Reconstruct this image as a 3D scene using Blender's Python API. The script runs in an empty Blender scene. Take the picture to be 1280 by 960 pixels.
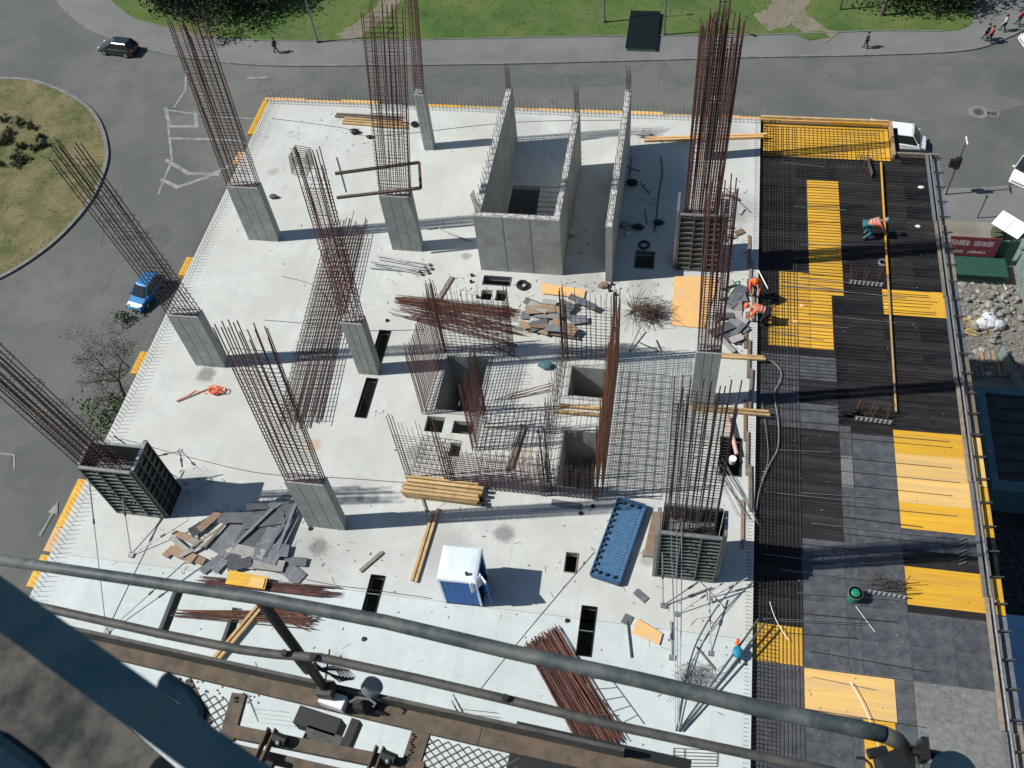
import bpy, math, random
from mathutils import Vector, Matrix
random.seed(7)
S = bpy.context.scene
C = S.collection
# ------------------------------------------------------------------ camera
FPX, CAMH, G = 1175.0, 32.0, -24.0          # focal length in px (1280 wide), camera height over slab, street level
RX = Vector((0.98387831, 0.08465492, -0.1575342))
RY = Vector((0.16041981, -0.80712074, 0.56817392))
RZ = Vector((-0.0790504, -0.5842856, -0.80768891))
def W(px, py, z=0.0):                        # the point of the level plane at height z that is seen at this pixel
    c = Vector((px - 640, py - 480, FPX))
    r = Vector((RX.dot(c), RY.dot(c), RZ.dot(c)))
    t = (z - CAMH) / r.z
    return Vector((r.x * t, r.y * t, z))
cam = bpy.data.objects.new('camera', bpy.data.cameras.new('camera'))
C.objects.link(cam)
R3 = Matrix(((RX.x, -RX.y, -RX.z), (RY.x, -RY.y, -RY.z), (RZ.x, -RZ.y, -RZ.z)))
cam.matrix_world = Matrix.Translation((0, 0, CAMH)) @ R3.to_4x4()
cam.data.sensor_width = 36; cam.data.lens = 36 * FPX / 1280
cam.data.clip_start = 0.05; cam.data.clip_end = 2000
cam.data.dof.use_dof = True; cam.data.dof.focus_distance = 30; cam.data.dof.aperture_fstop = 11
S.camera = cam
# ------------------------------------------------------------------ light
wd = bpy.data.worlds.new('World'); S.world = wd; wd.use_nodes = True
wn = wd.node_tree; wn.nodes.clear()
sky = wn.nodes.new('ShaderNodeTexSky'); sky.sky_type = 'NISHITA'; sky.sun_disc = False
SUND = Vector((-0.92, -0.18, 1.0)).normalized()
sky.sun_elevation = math.asin(SUND.z); sky.sun_rotation = math.atan2(SUND.x, SUND.y)
sky.air_density = 1.0; sky.dust_density = 0.4; sky.ozone_density = 1.6
bg = wn.nodes.new('ShaderNodeBackground'); bg.inputs['Strength'].default_value = 0.07
wo = wn.nodes.new('ShaderNodeOutputWorld')
wn.links.new(sky.outputs[0], bg.inputs[0]); wn.links.new(bg.outputs[0], wo.inputs[0])
sl = bpy.data.lights.new('sun', 'SUN'); sl.energy = 4.8; sl.angle = math.radians(0.53); sl.color = (1.0, 0.975, 0.925)
so = bpy.data.objects.new('sun', sl); C.objects.link(so)
so.rotation_euler = SUND.to_track_quat('Z', 'Y').to_euler(); so.location = (-40, -8, 60)
S.view_settings.view_transform = 'Standard'; S.view_settings.look = 'None'
S.view_settings.exposure = 0.2; S.view_settings.gamma = 1.0
# ------------------------------------------------------------------ materials
def mat(name, col, rough=0.8, col2=None, scale=3.0, metal=0.0, bump=0.0, bscale=None, stretch=None, rand=0.0, detail=5, lo=0.35, hi=0.65, spec=None, col3=None, scale3=0.3, amt3=0.5, coat=0.0):
    m = bpy.data.materials.new(name); m.use_nodes = True
    nt = m.node_tree; N = nt.nodes; L = nt.links; b = N['Principled BSDF']
    b.inputs['Roughness'].default_value = rough; b.inputs['Metallic'].default_value = metal
    if coat: b.inputs['Coat Weight'].default_value = coat
    if spec is not None: b.inputs['Specular IOR Level'].default_value = spec
    tc = N.new('ShaderNodeTexCoord'); src = tc.outputs['Object']
    geo = None
    if stretch == 'world' or name.startswith('w_'):
        geo = N.new('ShaderNodeNewGeometry'); src = geo.outputs['Position']
    if stretch and stretch != 'world':
        mp = N.new('ShaderNodeMapping'); mp.inputs['Scale'].default_value = stretch
        L.new(src, mp.inputs[0]); src = mp.outputs[0]
    out = None
    if col2 is not None:
        nz = N.new('ShaderNodeTexNoise'); nz.inputs['Scale'].default_value = scale; nz.inputs['Detail'].default_value = detail
        nz.inputs['Roughness'].default_value = 0.65
        L.new(src, nz.inputs['Vector'])
        rp = N.new('ShaderNodeValToRGB'); rp.color_ramp.elements[0].position = lo; rp.color_ramp.elements[1].position = hi
        rp.color_ramp.elements[0].color = (*col, 1); rp.color_ramp.elements[1].color = (*col2, 1)
        L.new(nz.outputs[0], rp.inputs[0]); out = rp.outputs[0]
    else:
        rg = N.new('ShaderNodeRGB'); rg.outputs[0].default_value = (*col, 1); out = rg.outputs[0]
    if col3 is not None:
        n3 = N.new('ShaderNodeTexNoise'); n3.inputs['Scale'].default_value = scale3; n3.inputs['Detail'].default_value = 6; n3.inputs['Roughness'].default_value = 0.7
        L.new(src, n3.inputs['Vector'])
        r3 = N.new('ShaderNodeMapRange'); r3.inputs[1].default_value = 0.45; r3.inputs[2].default_value = 0.7; r3.inputs[4].default_value = amt3
        L.new(n3.outputs[0], r3.inputs[0])
        mx = N.new('ShaderNodeMix'); mx.data_type = 'RGBA'; L.new(r3.outputs[0], mx.inputs[0]); L.new(out, mx.inputs[6]); mx.inputs[7].default_value = (*col3, 1)
        out = mx.outputs[2]
    if rand:
        oi = N.new('ShaderNodeObjectInfo'); mr = N.new('ShaderNodeMapRange'); mr.inputs[3].default_value = 1 - rand; mr.inputs[4].default_value = 1 + rand
        L.new(oi.outputs['Random'], mr.inputs[0])
        vm = N.new('ShaderNodeVectorMath'); vm.operation = 'SCALE'; L.new(out, vm.inputs[0]); L.new(mr.outputs[0], vm.inputs['Scale']); out = vm.outputs[0]
    L.new(out, b.inputs['Base Color'])
    if bump:
        nb = N.new('ShaderNodeTexNoise'); nb.inputs['Scale'].default_value = bscale or scale * 4; nb.inputs['Detail'].default_value = 4
        L.new(src, nb.inputs['Vector'])
        bp = N.new('ShaderNodeBump'); bp.inputs['Strength'].default_value = min(1, bump * 10); bp.inputs['Distance'].default_value = bump
        L.new(nb.outputs[0], bp.inputs['Height']); L.new(bp.outputs[0], b.inputs['Normal'])
    m['out'] = 0
    return m
def slab_mat(name, base, warm, spots):
    """poured concrete: blotches, fine grain, trowel streaks and round splash stains of their own shape"""
    m = mat(name, base, 0.75, warm, 0.35, bump=0.004, bscale=9, stretch='world', detail=8, col3=tuple(c * .80 for c in base), scale3=1.1, amt3=0.8)
    nt = m.node_tree; N = nt.nodes; L = nt.links; b = N['Principled BSDF']
    cur = b.inputs['Base Color'].links[0].from_socket
    geo = N.new('ShaderNodeNewGeometry')
    nz = N.new('ShaderNodeTexNoise'); nz.inputs['Scale'].default_value = 3.5; nz.inputs['Detail'].default_value = 6; nz.inputs['Roughness'].default_value = .8
    L.new(geo.outputs['Position'], nz.inputs['Vector'])
    # broom / screed streaks
    mp = N.new('ShaderNodeMapping'); mp.inputs['Scale'].default_value = (2.2, .12, 1); mp.inputs['Rotation'].default_value = (0, 0, .12)
    L.new(geo.outputs['Position'], mp.inputs[0])
    st = N.new('ShaderNodeTexNoise'); st.inputs['Scale'].default_value = 1.3; st.inputs['Detail'].default_value = 5; L.new(mp.outputs[0], st.inputs['Vector'])
    sr = N.new('ShaderNodeMapRange'); sr.inputs[1].default_value = .52; sr.inputs[2].default_value = .75; sr.inputs[4].default_value = .55; L.new(st.outputs[0], sr.inputs[0])
    mx = N.new('ShaderNodeMix'); mx.data_type = 'RGBA'; L.new(sr.outputs[0], mx.inputs[0]); L.new(cur, mx.inputs[6]); mx.inputs[7].default_value = (base[0] * .8, base[1] * .8, base[2] * .79, 1); cur = mx.outputs[2]
    bk = N.new('ShaderNodeTexBrick'); bk.inputs['Scale'].default_value = 1; bk.inputs['Brick Width'].default_value = 2.5; bk.inputs['Row Height'].default_value = 1.25; bk.inputs['Mortar Size'].default_value = .018; bk.inputs['Color1'].default_value = bk.inputs['Color2'].default_value = (0, 0, 0, 1); bk.inputs['Mortar'].default_value = (1, 1, 1, 1)
    L.new(geo.outputs['Position'], bk.inputs['Vector']); bm_ = N.new('ShaderNodeMath'); bm_.operation = 'MULTIPLY'; L.new(bk.outputs['Color'], bm_.inputs[0]); L.new(sr.outputs[0], bm_.inputs[1])
    mx = N.new('ShaderNodeMix'); mx.data_type = 'RGBA'; L.new(bm_.outputs[0], mx.inputs[0]); L.new(cur, mx.inputs[6]); mx.inputs[7].default_value = (base[0] * .55, base[1] * .55, base[2] * .53, 1); cur = mx.outputs[2]
    sp = N.new('ShaderNodeTexNoise'); sp.inputs['Scale'].default_value = 7; sp.inputs['Detail'].default_value = 10; sp.inputs['Roughness'].default_value = .85; L.new(geo.outputs['Position'], sp.inputs['Vector'])
    s2 = N.new('ShaderNodeMapRange'); s2.inputs[1].default_value = .56; s2.inputs[2].default_value = .72; s2.inputs[4].default_value = .5; L.new(sp.outputs[0], s2.inputs[0])
    mx = N.new('ShaderNodeMix'); mx.data_type = 'RGBA'; L.new(s2.outputs[0], mx.inputs[0]); L.new(cur, mx.inputs[6]); mx.inputs[7].default_value = (base[0] * .62, base[1] * .6, base[2] * .56, 1); cur = mx.outputs[2]
    for (x, y, r, amt, sc) in spots:
        vd = N.new('ShaderNodeVectorMath'); vd.operation = 'DISTANCE'; L.new(geo.outputs['Position'], vd.inputs[0]); vd.inputs[1].default_value = (x, y, 0)
        ad = N.new('ShaderNodeMath'); ad.operation = 'MULTIPLY_ADD'; L.new(nz.outputs[0], ad.inputs[0]); ad.inputs[1].default_value = r * 1.6; L.new(vd.outputs['Value'], ad.inputs[2])
        mr = N.new('ShaderNodeMapRange'); mr.inputs[1].default_value = r * 1.95; mr.inputs[2].default_value = r * 1.45; mr.inputs[3].default_value = 0; mr.inputs[4].default_value = amt; L.new(ad.outputs[0], mr.inputs[0])
        mx = N.new('ShaderNodeMix'); mx.data_type = 'RGBA'; L.new(mr.outputs[0], mx.inputs[0]); L.new(cur, mx.inputs[6]); mx.inputs[7].default_value = (*sc, 1); cur = mx.outputs[2]
    L.new(cur, b.inputs['Base Color'])
    return m
gs = (.16, .16, .15)
def spot(px, py, r, a=.7, c=gs):
    p = W(px, py); return (p.x, p.y, r, a, c)
M = {}
rs = random.Random(5); RS = []
for k in range(22):
    if k % 3 == 0: RS.append(spot(rs.uniform(250, 900), rs.uniform(180, 700), rs.uniform(.2, .5), .35, (.36, .25, .16)))
    else: RS.append(spot(rs.uniform(230, 930), rs.uniform(160, 720), rs.uniform(.3, 1.6), rs.uniform(.2, .4), (.27, .275, .26)))
M['slabA'] = slab_mat('slab_concrete', (.53, .55, .515), (.44, .44, .395), RS + [spot(398, 684, .38, .8), spot(630, 667, .42, .75), spot(258, 468, .45, .8), spot(583, 320, .25, .6), spot(742, 352, .7, .35), spot(803, 358, .7, .35), spot(392, 557, .35, .45, (.42, .22, .10)), spot(700, 350, 1.0, .25), spot(520, 565, .4, .5), spot(810, 700, .3, .5), spot(340, 215, .3, .3), spot(250, 610, .8, .3), spot(920, 260, 1.1, .35)])
M['slabB'] = slab_mat('slab_concrete_fresh', (.54, .59, .575), (.45, .49, .475), [spot(868, 850, .6, .7), spot(455, 799, .1, .9, (.02, .02, .02)), spot(870, 848, .3, .6), spot(420, 830, .5, .35)])
M['conc'] = mat('column_concrete', (.33, .355, .335), .85, (.25, .27, .25), 1.6, bump=.006, bscale=14, detail=7, col3=(.20, .21, .20), scale3=3, amt3=.4, rand=.06)
M['conc_wall'] = mat('wall_concrete', (.39, .405, .38), .85, (.28, .29, .265), .9, bump=.006, bscale=10, detail=7, col3=(.18, .18, .17), scale3=2.2, amt3=.5)
M['conc_top'] = mat('rough_concrete_top', (.55, .55, .52), .95, (.22, .21, .20), 5, bump=.02, bscale=14, detail=6)
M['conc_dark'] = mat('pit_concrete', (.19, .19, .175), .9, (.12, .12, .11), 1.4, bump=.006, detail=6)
M['asphalt'] = mat('w_asphalt', (.078, .085, .078), .9, (.140, .142, .126), .055, bump=.01, bscale=6, detail=12, lo=.35, hi=.65, col3=(.070, .080, .074), scale3=.3, amt3=.7)
M['pave'] = mat('w_pavement', (.165, .170, .160), .9, (.125, .13, .12), .25, bump=.01, bscale=5, detail=8)
M['kerb'] = mat('w_kerb_stone', (.19, .195, .18), .9, (.12, .125, .115), 1.2, detail=5)
M['grass'] = mat('w_grass', (.040, .092, .014), 1, (.085, .125, .026), .16, bump=.05, bscale=4, detail=10, lo=.38, hi=.62, col3=(.14, .14, .06), scale3=.35, amt3=.5)
M['drygrass'] = mat('w_dry_grass', (.070, .085, .026), 1, (.165, .135, .060), .30, bump=.05, bscale=4, detail=10, col3=(.20, .165, .105), scale3=.6, amt3=.55)
M['soil'] = mat('w_soil', (.23, .215, .175), 1, (.12, .105, .082), .7, bump=.05, bscale=3, detail=12, col3=(.32, .30, .26), scale3=1.4, amt3=.6)
M['path'] = mat('w_dirt_path', (.20, .175, .135), 1, (.15, .135, .09), .8, bump=.02, detail=8)
M['paint'] = mat('w_road_paint', (.27, .275, .255), .85, (.15, .155, .142), 1.3, detail=9, lo=.42, hi=.62)
M['rust'] = mat('rusty_rebar', (.135, .058, .046), .85, (.055, .024, .020), 4, rand=.4, stretch='world')
M['rustdark'] = mat('dark_rebar', (.038, .030, .030), .7, (.070, .042, .034), 5, rand=.35, stretch='world')
M['rustorange'] = mat('orange_rebar', (.20, .085, .040), .85, (.10, .045, .028), 5, rand=.3, stretch='world')
M['ply'] = mat('yellow_plywood', (.70, .41, .030), .55, (.58, .29, .018), 2.2, stretch=(.35, 5, 1), rand=.14, bump=.002, detail=6, col3=(.40, .24, .09), scale3=1.2, amt3=.35)
M['plypale'] = mat('pale_plywood', (.72, .47, .16), .65, (.64, .38, .10), 1.6, stretch=(.35, 5, 1), rand=.10, detail=6, col3=(.50, .40, .27), scale3=1.5, amt3=.5)
M['plytile'] = mat('pale_orange_board', (.72, .42, .15), .7, (.62, .36, .14), 1.6, rand=.08, detail=6, col3=(.50, .42, .33), scale3=1.5, amt3=.5)
M['film_brown'] = mat('brown_film_plywood', (.015, .0135, .014), .5, (.026, .023, .023), 1.8, stretch=(.4, 3, 1), rand=.2, detail=7, col3=(.05, .049, .047), scale3=1.6, amt3=.6, spec=.15)
M['film_black'] = mat('black_film_plywood', (.008, .008, .010), .45, (.018, .0175, .019), 1.5, stretch=(.4, 3, 1), rand=.25, detail=7, col3=(.045, .046, .046), scale3=1.1, amt3=.5, spec=.12)
M['deckbar'] = mat('dark_deck_bar', (.022, .020, .020), .7, (.045, .036, .032), 2, rand=.4, stretch='world')
M['crack'] = mat('crack_grey', (.055, .060, .056), .95)
M['film_grey'] = mat('dusty_film_plywood', (.032, .036, .044), .6, (.090, .097, .106), 5, rand=.10, detail=12, lo=.3, hi=.75, col3=(.15, .155, .152), scale3=1.1, amt3=.5, bump=.002)
M['film_pale'] = mat('cement_dusted_plywood', (.10, .105, .10), .7, (.22, .225, .21), 6, rand=.08, detail=9, lo=.3, hi=.75)
M['timber'] = mat('timber', (.50, .35, .16), .75, (.36, .23, .10), 3, stretch=(1, 1, 1), rand=.25, detail=4)
M['timber_old'] = mat('weathered_timber', (.24, .20, .15), .85, (.15, .125, .10), 3, rand=.3, detail=4)
M['offcut'] = mat('grey_offcut', (.085, .093, .105), .8, (.155, .165, .178), 4, rand=.5, detail=7)
M['offcut_w'] = mat('pale_offcut', (.36, .36, .34), .85, (.26, .24, .21), 4, rand=.3, detail=7)
M['offcut_b'] = mat('brown_offcut', (.30, .20, .12), .85, (.20, .14, .10), 4, rand=.35, detail=5)
M['galv'] = mat('galvanised_steel', (.30, .315, .32), .5, (.20, .21, .215), 8, metal=.6, rand=.12)
M['steel_form'] = mat('grey_formwork_steel', (.115, .135, .125), .55, (.18, .20, .19), 5, metal=.4, rand=.1, detail=6)
M['form_face'] = mat('formwork_facing', (.030, .036, .034), .5, (.055, .06, .055), 4, rand=.2)
M['bluegrey'] = mat('blue_grey_paint', (.030, .042, .047), .6, (.060, .074, .076), 30, metal=.1, detail=8, col3=(.15, .16, .15), scale3=11, amt3=.75)
M['darkgrey'] = mat('dark_grey_paint', (.032, .037, .035), .65, (.075, .075, .066), 24, metal=.1, detail=8, col3=(.13, .115, .09), scale3=8, amt3=.6)
M['bluebeam'] = mat('navy_paint', (.0045, .016, .028), .95, (.007, .022, .036), 18, detail=4, spec=.05, col3=(.016, .024, .03), scale3=38, amt3=.5)
M['brownsteel'] = mat('rusted_platform_steel', (.115, .092, .066), .85, (.060, .048, .036), 22, detail=9, col3=(.17, .10, .06), scale3=14, amt3=.55, bump=.001, bscale=60)
M['blackplastic'] = mat('black_plastic', (.012, .013, .013), .45)
M['greymotor'] = mat('grey_cast_metal', (.22, .24, .25), .5, (.13, .14, .15), 30, metal=.4)
M['board'] = mat('dirty_shaded_board', (.10, .092, .078), .95, (.030, .034, .034), 14, lo=.42, hi=.6, detail=9, bump=.003, bscale=60, col3=(.012, .02, .02), scale3=3, amt3=.9, spec=.1)  # large dark patches paint the shade under the navy beam over mottled dirt
M['blue'] = mat('blue_plastic', (.008, .12, .40), .55, (.010, .09, .30), 3, spec=.3)
M['bluerail'] = mat('worn_blue_steel', (.016, .065, .15), .6, (.03, .09, .18), 7, detail=7)
M['step'] = mat('pale_step_concrete', (.52, .52, .5), .9, (.4, .4, .38), 3)
M['bluepanel'] = mat('blue_panel_paint', (.030, .11, .22), .5, (.055, .15, .26), 6, detail=8, col3=(.15, .20, .25), scale3=9, amt3=.55)
M['whiteroof'] = mat('white_plastic_roof', (.68, .74, .78), .45, (.60, .66, .70), 2)
M['white'] = mat('white_paint', (.72, .73, .72), .4, coat=.3)
M['glass'] = mat('dark_glass', (.010, .014, .016), .08, spec=.8)
M['carblack'] = mat('dark_green_car_paint', (.006, .018, .018), .25, coat=.8)
M['carblue'] = mat('blue_car_paint', (.045, .20, .46), .3, metal=.3, coat=.8)
M['tyre'] = mat('tyre_rubber', (.015, .015, .015), .85)
M['rim'] = mat('wheel_rim', (.42, .43, .44), .4, metal=.6)
M['lamp_red'] = mat('rear_lamp_red', (.35, .02, .015), .3)
M['lamp_clear'] = mat('lamp_clear', (.6, .6, .58), .2)
M['orange'] = mat('orange_cloth', (.80, .14, .035), .85, (.62, .09, .03), 8)
M['salmon'] = mat('salmon_cloth', (.72, .16, .09), .85, (.60, .11, .07), 8)
M['helmet'] = mat('orange_helmet', (.80, .13, .02), .35)
M['helmetw'] = mat('white_helmet', (.7, .7, .68), .35)
M['helmetb'] = mat('blue_helmet', (.03, .16, .35), .35)
M['navy'] = mat('navy_cloth', (.014, .028, .055), .9, (.03, .055, .09), 9)
M['teal'] = mat('teal_cloth', (.015, .11, .15), .9, (.03, .15, .19), 9)
M['darkcloth'] = mat('dark_cloth', (.012, .012, .014), .9)
M['redcloth'] = mat('red_cloth', (.42, .04, .045), .9)
M['palecloth'] = mat('pale_cloth', (.45, .47, .45), .9)
M['skin'] = mat('skin', (.42, .24, .17), .6)
M['hair'] = mat('dark_hair', (.02, .014, .01), .7)
M['leaf_dark'] = mat('dark_foliage', (.012, .022, .010), .9, (.028, .045, .016), 2, rand=.2)
M['leaf'] = mat('green_foliage', (.045, .085, .015), .9, (.09, .13, .03), 2, rand=.2)
M['leaf_olive'] = mat('olive_foliage', (.030, .050, .022), .9, (.060, .080, .035), 3, rand=.25)
M['bud'] = mat('brown_buds', (.11, .10, .065), .9, (.075, .07, .05), 2)
M['bark'] = mat('bark', (.075, .062, .05), .95, (.12, .10, .08), 5)
M['greenfence'] = mat('dark_green_sheet', (.010, .050, .038), .7, (.018, .075, .050), 3, detail=6)
M['board_red'] = mat('dark_red_board', (.20, .030, .050), .7, (.16, .025, .04), 3)
M['kiosk'] = mat('near_black_roof', (.006, .010, .010), .5, (.008, .014, .013), 2, spec=.1)
M['palegreen'] = mat('pale_green_sheet', (.20, .27, .245), .75, (.14, .19, .175), 1.2, detail=6)
M['tealroof'] = mat('dark_teal_steel', (.04, .11, .13), .6, (.065, .15, .17), 1.5, detail=6)
M['blueroof'] = mat('pale_blue_roof', (.24, .40, .56), .6, (.19, .33, .47), .8, detail=6)
M['darkroof_shade'] = mat('roof_felt_and_shade', (.018, .024, .024), .8, (.045, .05, .048), .7, detail=9)  # container roof felt, also the painted shade on the yard
M['rubble'] = mat('pale_rubble', (.30, .29, .26), .95, (.17, .16, .14), 4, rand=.4)
M['sack'] = mat('white_sack', (.55, .57, .58), .8, (.42, .44, .45), 3)
M['greenbucket'] = mat('green_plastic', (.012, .20, .11), .4)
M['pinkpipe'] = mat('pale_pink_tube', (.62, .36, .30), .5)
M['orangenet'] = mat('orange_cable_reel', (.85, .16, .06), .6)
M['bluefit'] = mat('blue_fitting', (.015, .20, .34), .4)
M['shred'] = mat('brown_wire', (.085, .05, .038), .8)
M['cable'] = mat('black_cable', (.03, .03, .03), .6)
M['paintline'] = mat('green_hose', (.06, .17, .06), .5)
M['letter'] = mat('white_lettering', (.62, .50, .50), .7)
M['red'] = mat('red_lamp_glass', (.16, .01, .01), .3)
# ------------------------------------------------------------------ builders
INV = {}
def tag(o, label=None, cat=None, group=None, kind=None):
    if label: o['label'] = label
    if cat: o['category'] = cat
    if group: o['group'] = group
    if kind: o['kind'] = kind
    return o
def thing(name, label, cat, loc=(0, 0, 0), rz=0.0, group=None, rot=None):
    o = bpy.data.objects.new(name, None); C.objects.link(o); o.empty_display_size = .2
    m = Matrix.Translation(Vector(loc)) @ (rot.to_4x4() if rot else Matrix.Rotation(rz, 4, 'Z'))
    o.matrix_world = m; INV[o.name] = m.inverted()
    return tag(o, label, cat, group)
class MB:
    def __init__(s): s.v = []; s.f = []
    def quad(s, a, b, c, d):
        n = len(s.v); s.v += [Vector(a), Vector(b), Vector(c), Vector(d)]; s.f.append((n, n + 1, n + 2, n + 3)); return s
    def poly(s, pts):
        n = len(s.v); s.v += [Vector(p) for p in pts]; s.f.append(tuple(range(n, n + len(pts)))); return s
    def box(s, x0, x1, y0, y1, z0, z1, bev=0.0):
        return s.obox(((x0 + x1) / 2, (y0 + y1) / 2, (z0 + z1) / 2), (x1 - x0, y1 - y0, z1 - z0))
    def obox(s, c, d, rot=None):
        n = len(s.v); c = Vector(c); r = rot if rot is not None else Matrix.Identity(3)
        for sx, sy, sz in ((-1, -1, -1), (1, -1, -1), (1, 1, -1), (-1, 1, -1), (-1, -1, 1), (1, -1, 1), (1, 1, 1), (-1, 1, 1)):
            s.v.append(c + r @ Vector((sx * d[0] / 2, sy * d[1] / 2, sz * d[2] / 2)))
        for q in ((3, 2, 1, 0), (4, 5, 6, 7), (0, 1, 5, 4), (1, 2, 6, 5), (2, 3, 7, 6), (3, 0, 4, 7)): s.f.append(tuple(n + i for i in q))
        return s
    def beam(s, a, b, w, h, up=Vector((0, 0, 1))):
        a = Vector(a); b = Vector(b); d = b - a; L = d.length; d.normalize()
        x = d.cross(up)
        if x.length < 1e-4: x = Vector((1, 0, 0))
        x.normalize(); y = x.cross(d)
        r = Matrix((d, x, y)).transposed()
        return s.obox((a + b) / 2, (L, w, h), r)
    def bar(s, a, b, r, n=5, r2=None, caps=True):
        a = Vector(a); b = Vector(b); d = (b - a)
        if d.length < 1e-6: return s
        d.normalize(); x = d.orthogonal().normalized(); y = d.cross(x); k = len(s.v); r2 = r if r2 is None else r2
        for p, rr in ((a, r), (b, r2)):
            for i in range(n):
                t = 2 * math.pi * i / n; s.v.append(p + (x * math.cos(t) + y * math.sin(t)) * rr)
        for i in range(n): s.f.append((k + i, k + (i + 1) % n, k + n + (i + 1) % n, k + n + i))
        if caps: s.f.append(tuple(k + i for i in range(n))[::-1]); s.f.append(tuple(k + n + i for i in range(n)))
        return s
    def tube(s, pts, r, n=6):
        pts = [Vector(p) for p in pts]; k = len(s.v); m = len(pts); prev = None
        for i, p in enumerate(pts):
            d = (pts[min(i + 1, m - 1)] - pts[max(i - 1, 0)]).normalized()
            if prev is None: x = d.orthogonal().normalized()
            else: x = (prev - d * prev.dot(d)).normalized()
            prev = x; y = d.cross(x); rr = r[i] if isinstance(r, (list, tuple)) else r
            for j in range(n):
                t = 2 * math.pi * j / n; s.v.append(p + (x * math.cos(t) + y * math.sin(t)) * rr)
        for i in range(m - 1):
            for j in range(n): s.f.append((k + i * n + j, k + i * n + (j + 1) % n, k + (i + 1) * n + (j + 1) % n, k + (i + 1) * n + j))
        s.f.append(tuple(k + i for i in range(n))[::-1]); s.f.append(tuple(k + (m - 1) * n + i for i in range(n)))
        return s
    def prism(s, pts, z0, z1):
        k = len(s.v); n = len(pts); 
        a = sum(pts[i][0] * pts[(i + 1) % n][1] - pts[(i + 1) % n][0] * pts[i][1] for i in range(n))
        if a < 0: pts = list(pts)[::-1]
        for z in (z0, z1):
            for p in pts: s.v.append(Vector((p[0], p[1], z)))
        for i in range(n): s.f.append((k + i, k + (i + 1) % n, k + n + (i + 1) % n, k + n + i))
        s.f.append(tuple(k + i for i in range(n))[::-1]); s.f.append(tuple(k + n + i for i in range(n)))
        return s
    def loft(s, rings, cap=True):
        k = len(s.v); n = len(rings[0])
        for r in rings: s.v += [Vector(p) for p in r]
        for i in range(len(rings) - 1):
            for j in range(n): s.f.append((k + i * n + j, k + i * n + (j + 1) % n, k + (i + 1) * n + (j + 1) % n, k + (i + 1) * n + j))
        if cap: s.f.append(tuple(k + i for i in range(n))[::-1]); s.f.append(tuple(k + (len(rings) - 1) * n + i for i in range(n)))
        return s
    def ball(s, c, r, n=8, m=6, sq=(1, 1, 1), jit=0):
        c = Vector(c); rings = []
        for i in range(m + 1):
            ph = math.pi * (i + .02) / (m + .04) ; ring = []
            for j in range(n):
                t = 2 * math.pi * j / n; q = 1 + random.uniform(-jit, jit)
                ring.append(c + Vector((math.sin(ph) * math.cos(t) * r * sq[0], math.sin(ph) * math.sin(t) * r * sq[1], -math.cos(ph) * r * sq[2])) * q)
            rings.append(ring)
        return s.loft(rings)
    def mesh(s, name, m, smooth=False):
        me = bpy.data.meshes.new(name); me.from_pydata([tuple(v) for v in s.v], [], s.f)
        if m is not None: me.materials.append(M[m] if isinstance(m, str) else m)
        if smooth: me.shade_smooth()
        me.update(); return me
    def build(s, name, m, parent=None, local=False, smooth=False, label=None, cat=None, group=None, kind=None, root=None):
        """world coordinates in; parts keep their thing's frame, top-level meshes get their origin at their base"""
        if parent is not None and not local:
            iv = INV[(root or parent).name] ; s.v = [iv @ v for v in s.v]
        if parent is None:
            xs = [v.x for v in s.v]; ys = [v.y for v in s.v]; o0 = Vector(((min(xs) + max(xs)) / 2, (min(ys) + max(ys)) / 2, min(v.z for v in s.v)))
            s.v = [v - o0 for v in s.v]
        o = bpy.data.objects.new(name, s.mesh(name, m, smooth)); C.objects.link(o)
        if parent is None: o.location = o0; INV[o.name] = Matrix.Translation(-o0)
        else:
            o.parent = parent
            INV[o.name] = INV[parent.name]
        return tag(o, label, cat, group, kind)
def inst(name, me, mw, parent=None, **k):
    o = bpy.data.objects.new(name, me); C.objects.link(o)
    if parent is not None: o.parent = parent; o.matrix_local = INV[parent.name] @ mw
    else: o.matrix_world = mw; INV[o.name] = mw.inverted()
    return tag(o, **k)
ROD = {}
def rod(a, b, r, m, parent, name='bar'):
    """one reinforcing bar: an instance of a shared unit rod laid from a to b"""
    key = (m, round(r, 4))
    if key not in ROD: ROD[key] = MB().bar((0, 0, 0), (0, 0, 1), r, 5).mesh('rod', m)
    a = Vector(a); b = Vector(b); d = b - a
    mw = Matrix.Translation(a) @ d.to_track_quat('Z', 'Y').to_matrix().to_4x4() @ Matrix.Diagonal((1, 1, d.length, 1))
    return inst(name, ROD[key], mw, parent)
def board(a, b, w, h, m, name, parent=None, up=Vector((0, 0, 1)), **k):
    """one board or post from a to b, its own mesh"""
    return MB().beam(a, b, w, h, up).build(name, m, parent, **k)
BX = {}
def ubox(c, d, rot, m, name, parent=None, **k):
    """instance of a shared unit box (slightly chamfered) scaled to d"""
    if m not in BX:
        q = .03; rings = []
        for z, e in ((-.5, q), (-.5 + q, 0), (.5 - q, 0), (.5, q)):
            h = .5 - e; rings.append([(-h, -h, z), (h, -h, z), (h, h, z), (-h, h, z)])
        BX[m] = MB().loft(rings).mesh('board_shape', m)
    mw = Matrix.Translation(Vector(c)) @ (rot.to_4x4() if rot else Matrix.Identity(4)) @ Matrix.Diagonal((d[0], d[1], d[2], 1))
    return inst(name, BX[m], mw, parent, **k)
RZm = lambda a: Matrix.Rotation(a, 3, 'Z')
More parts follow.
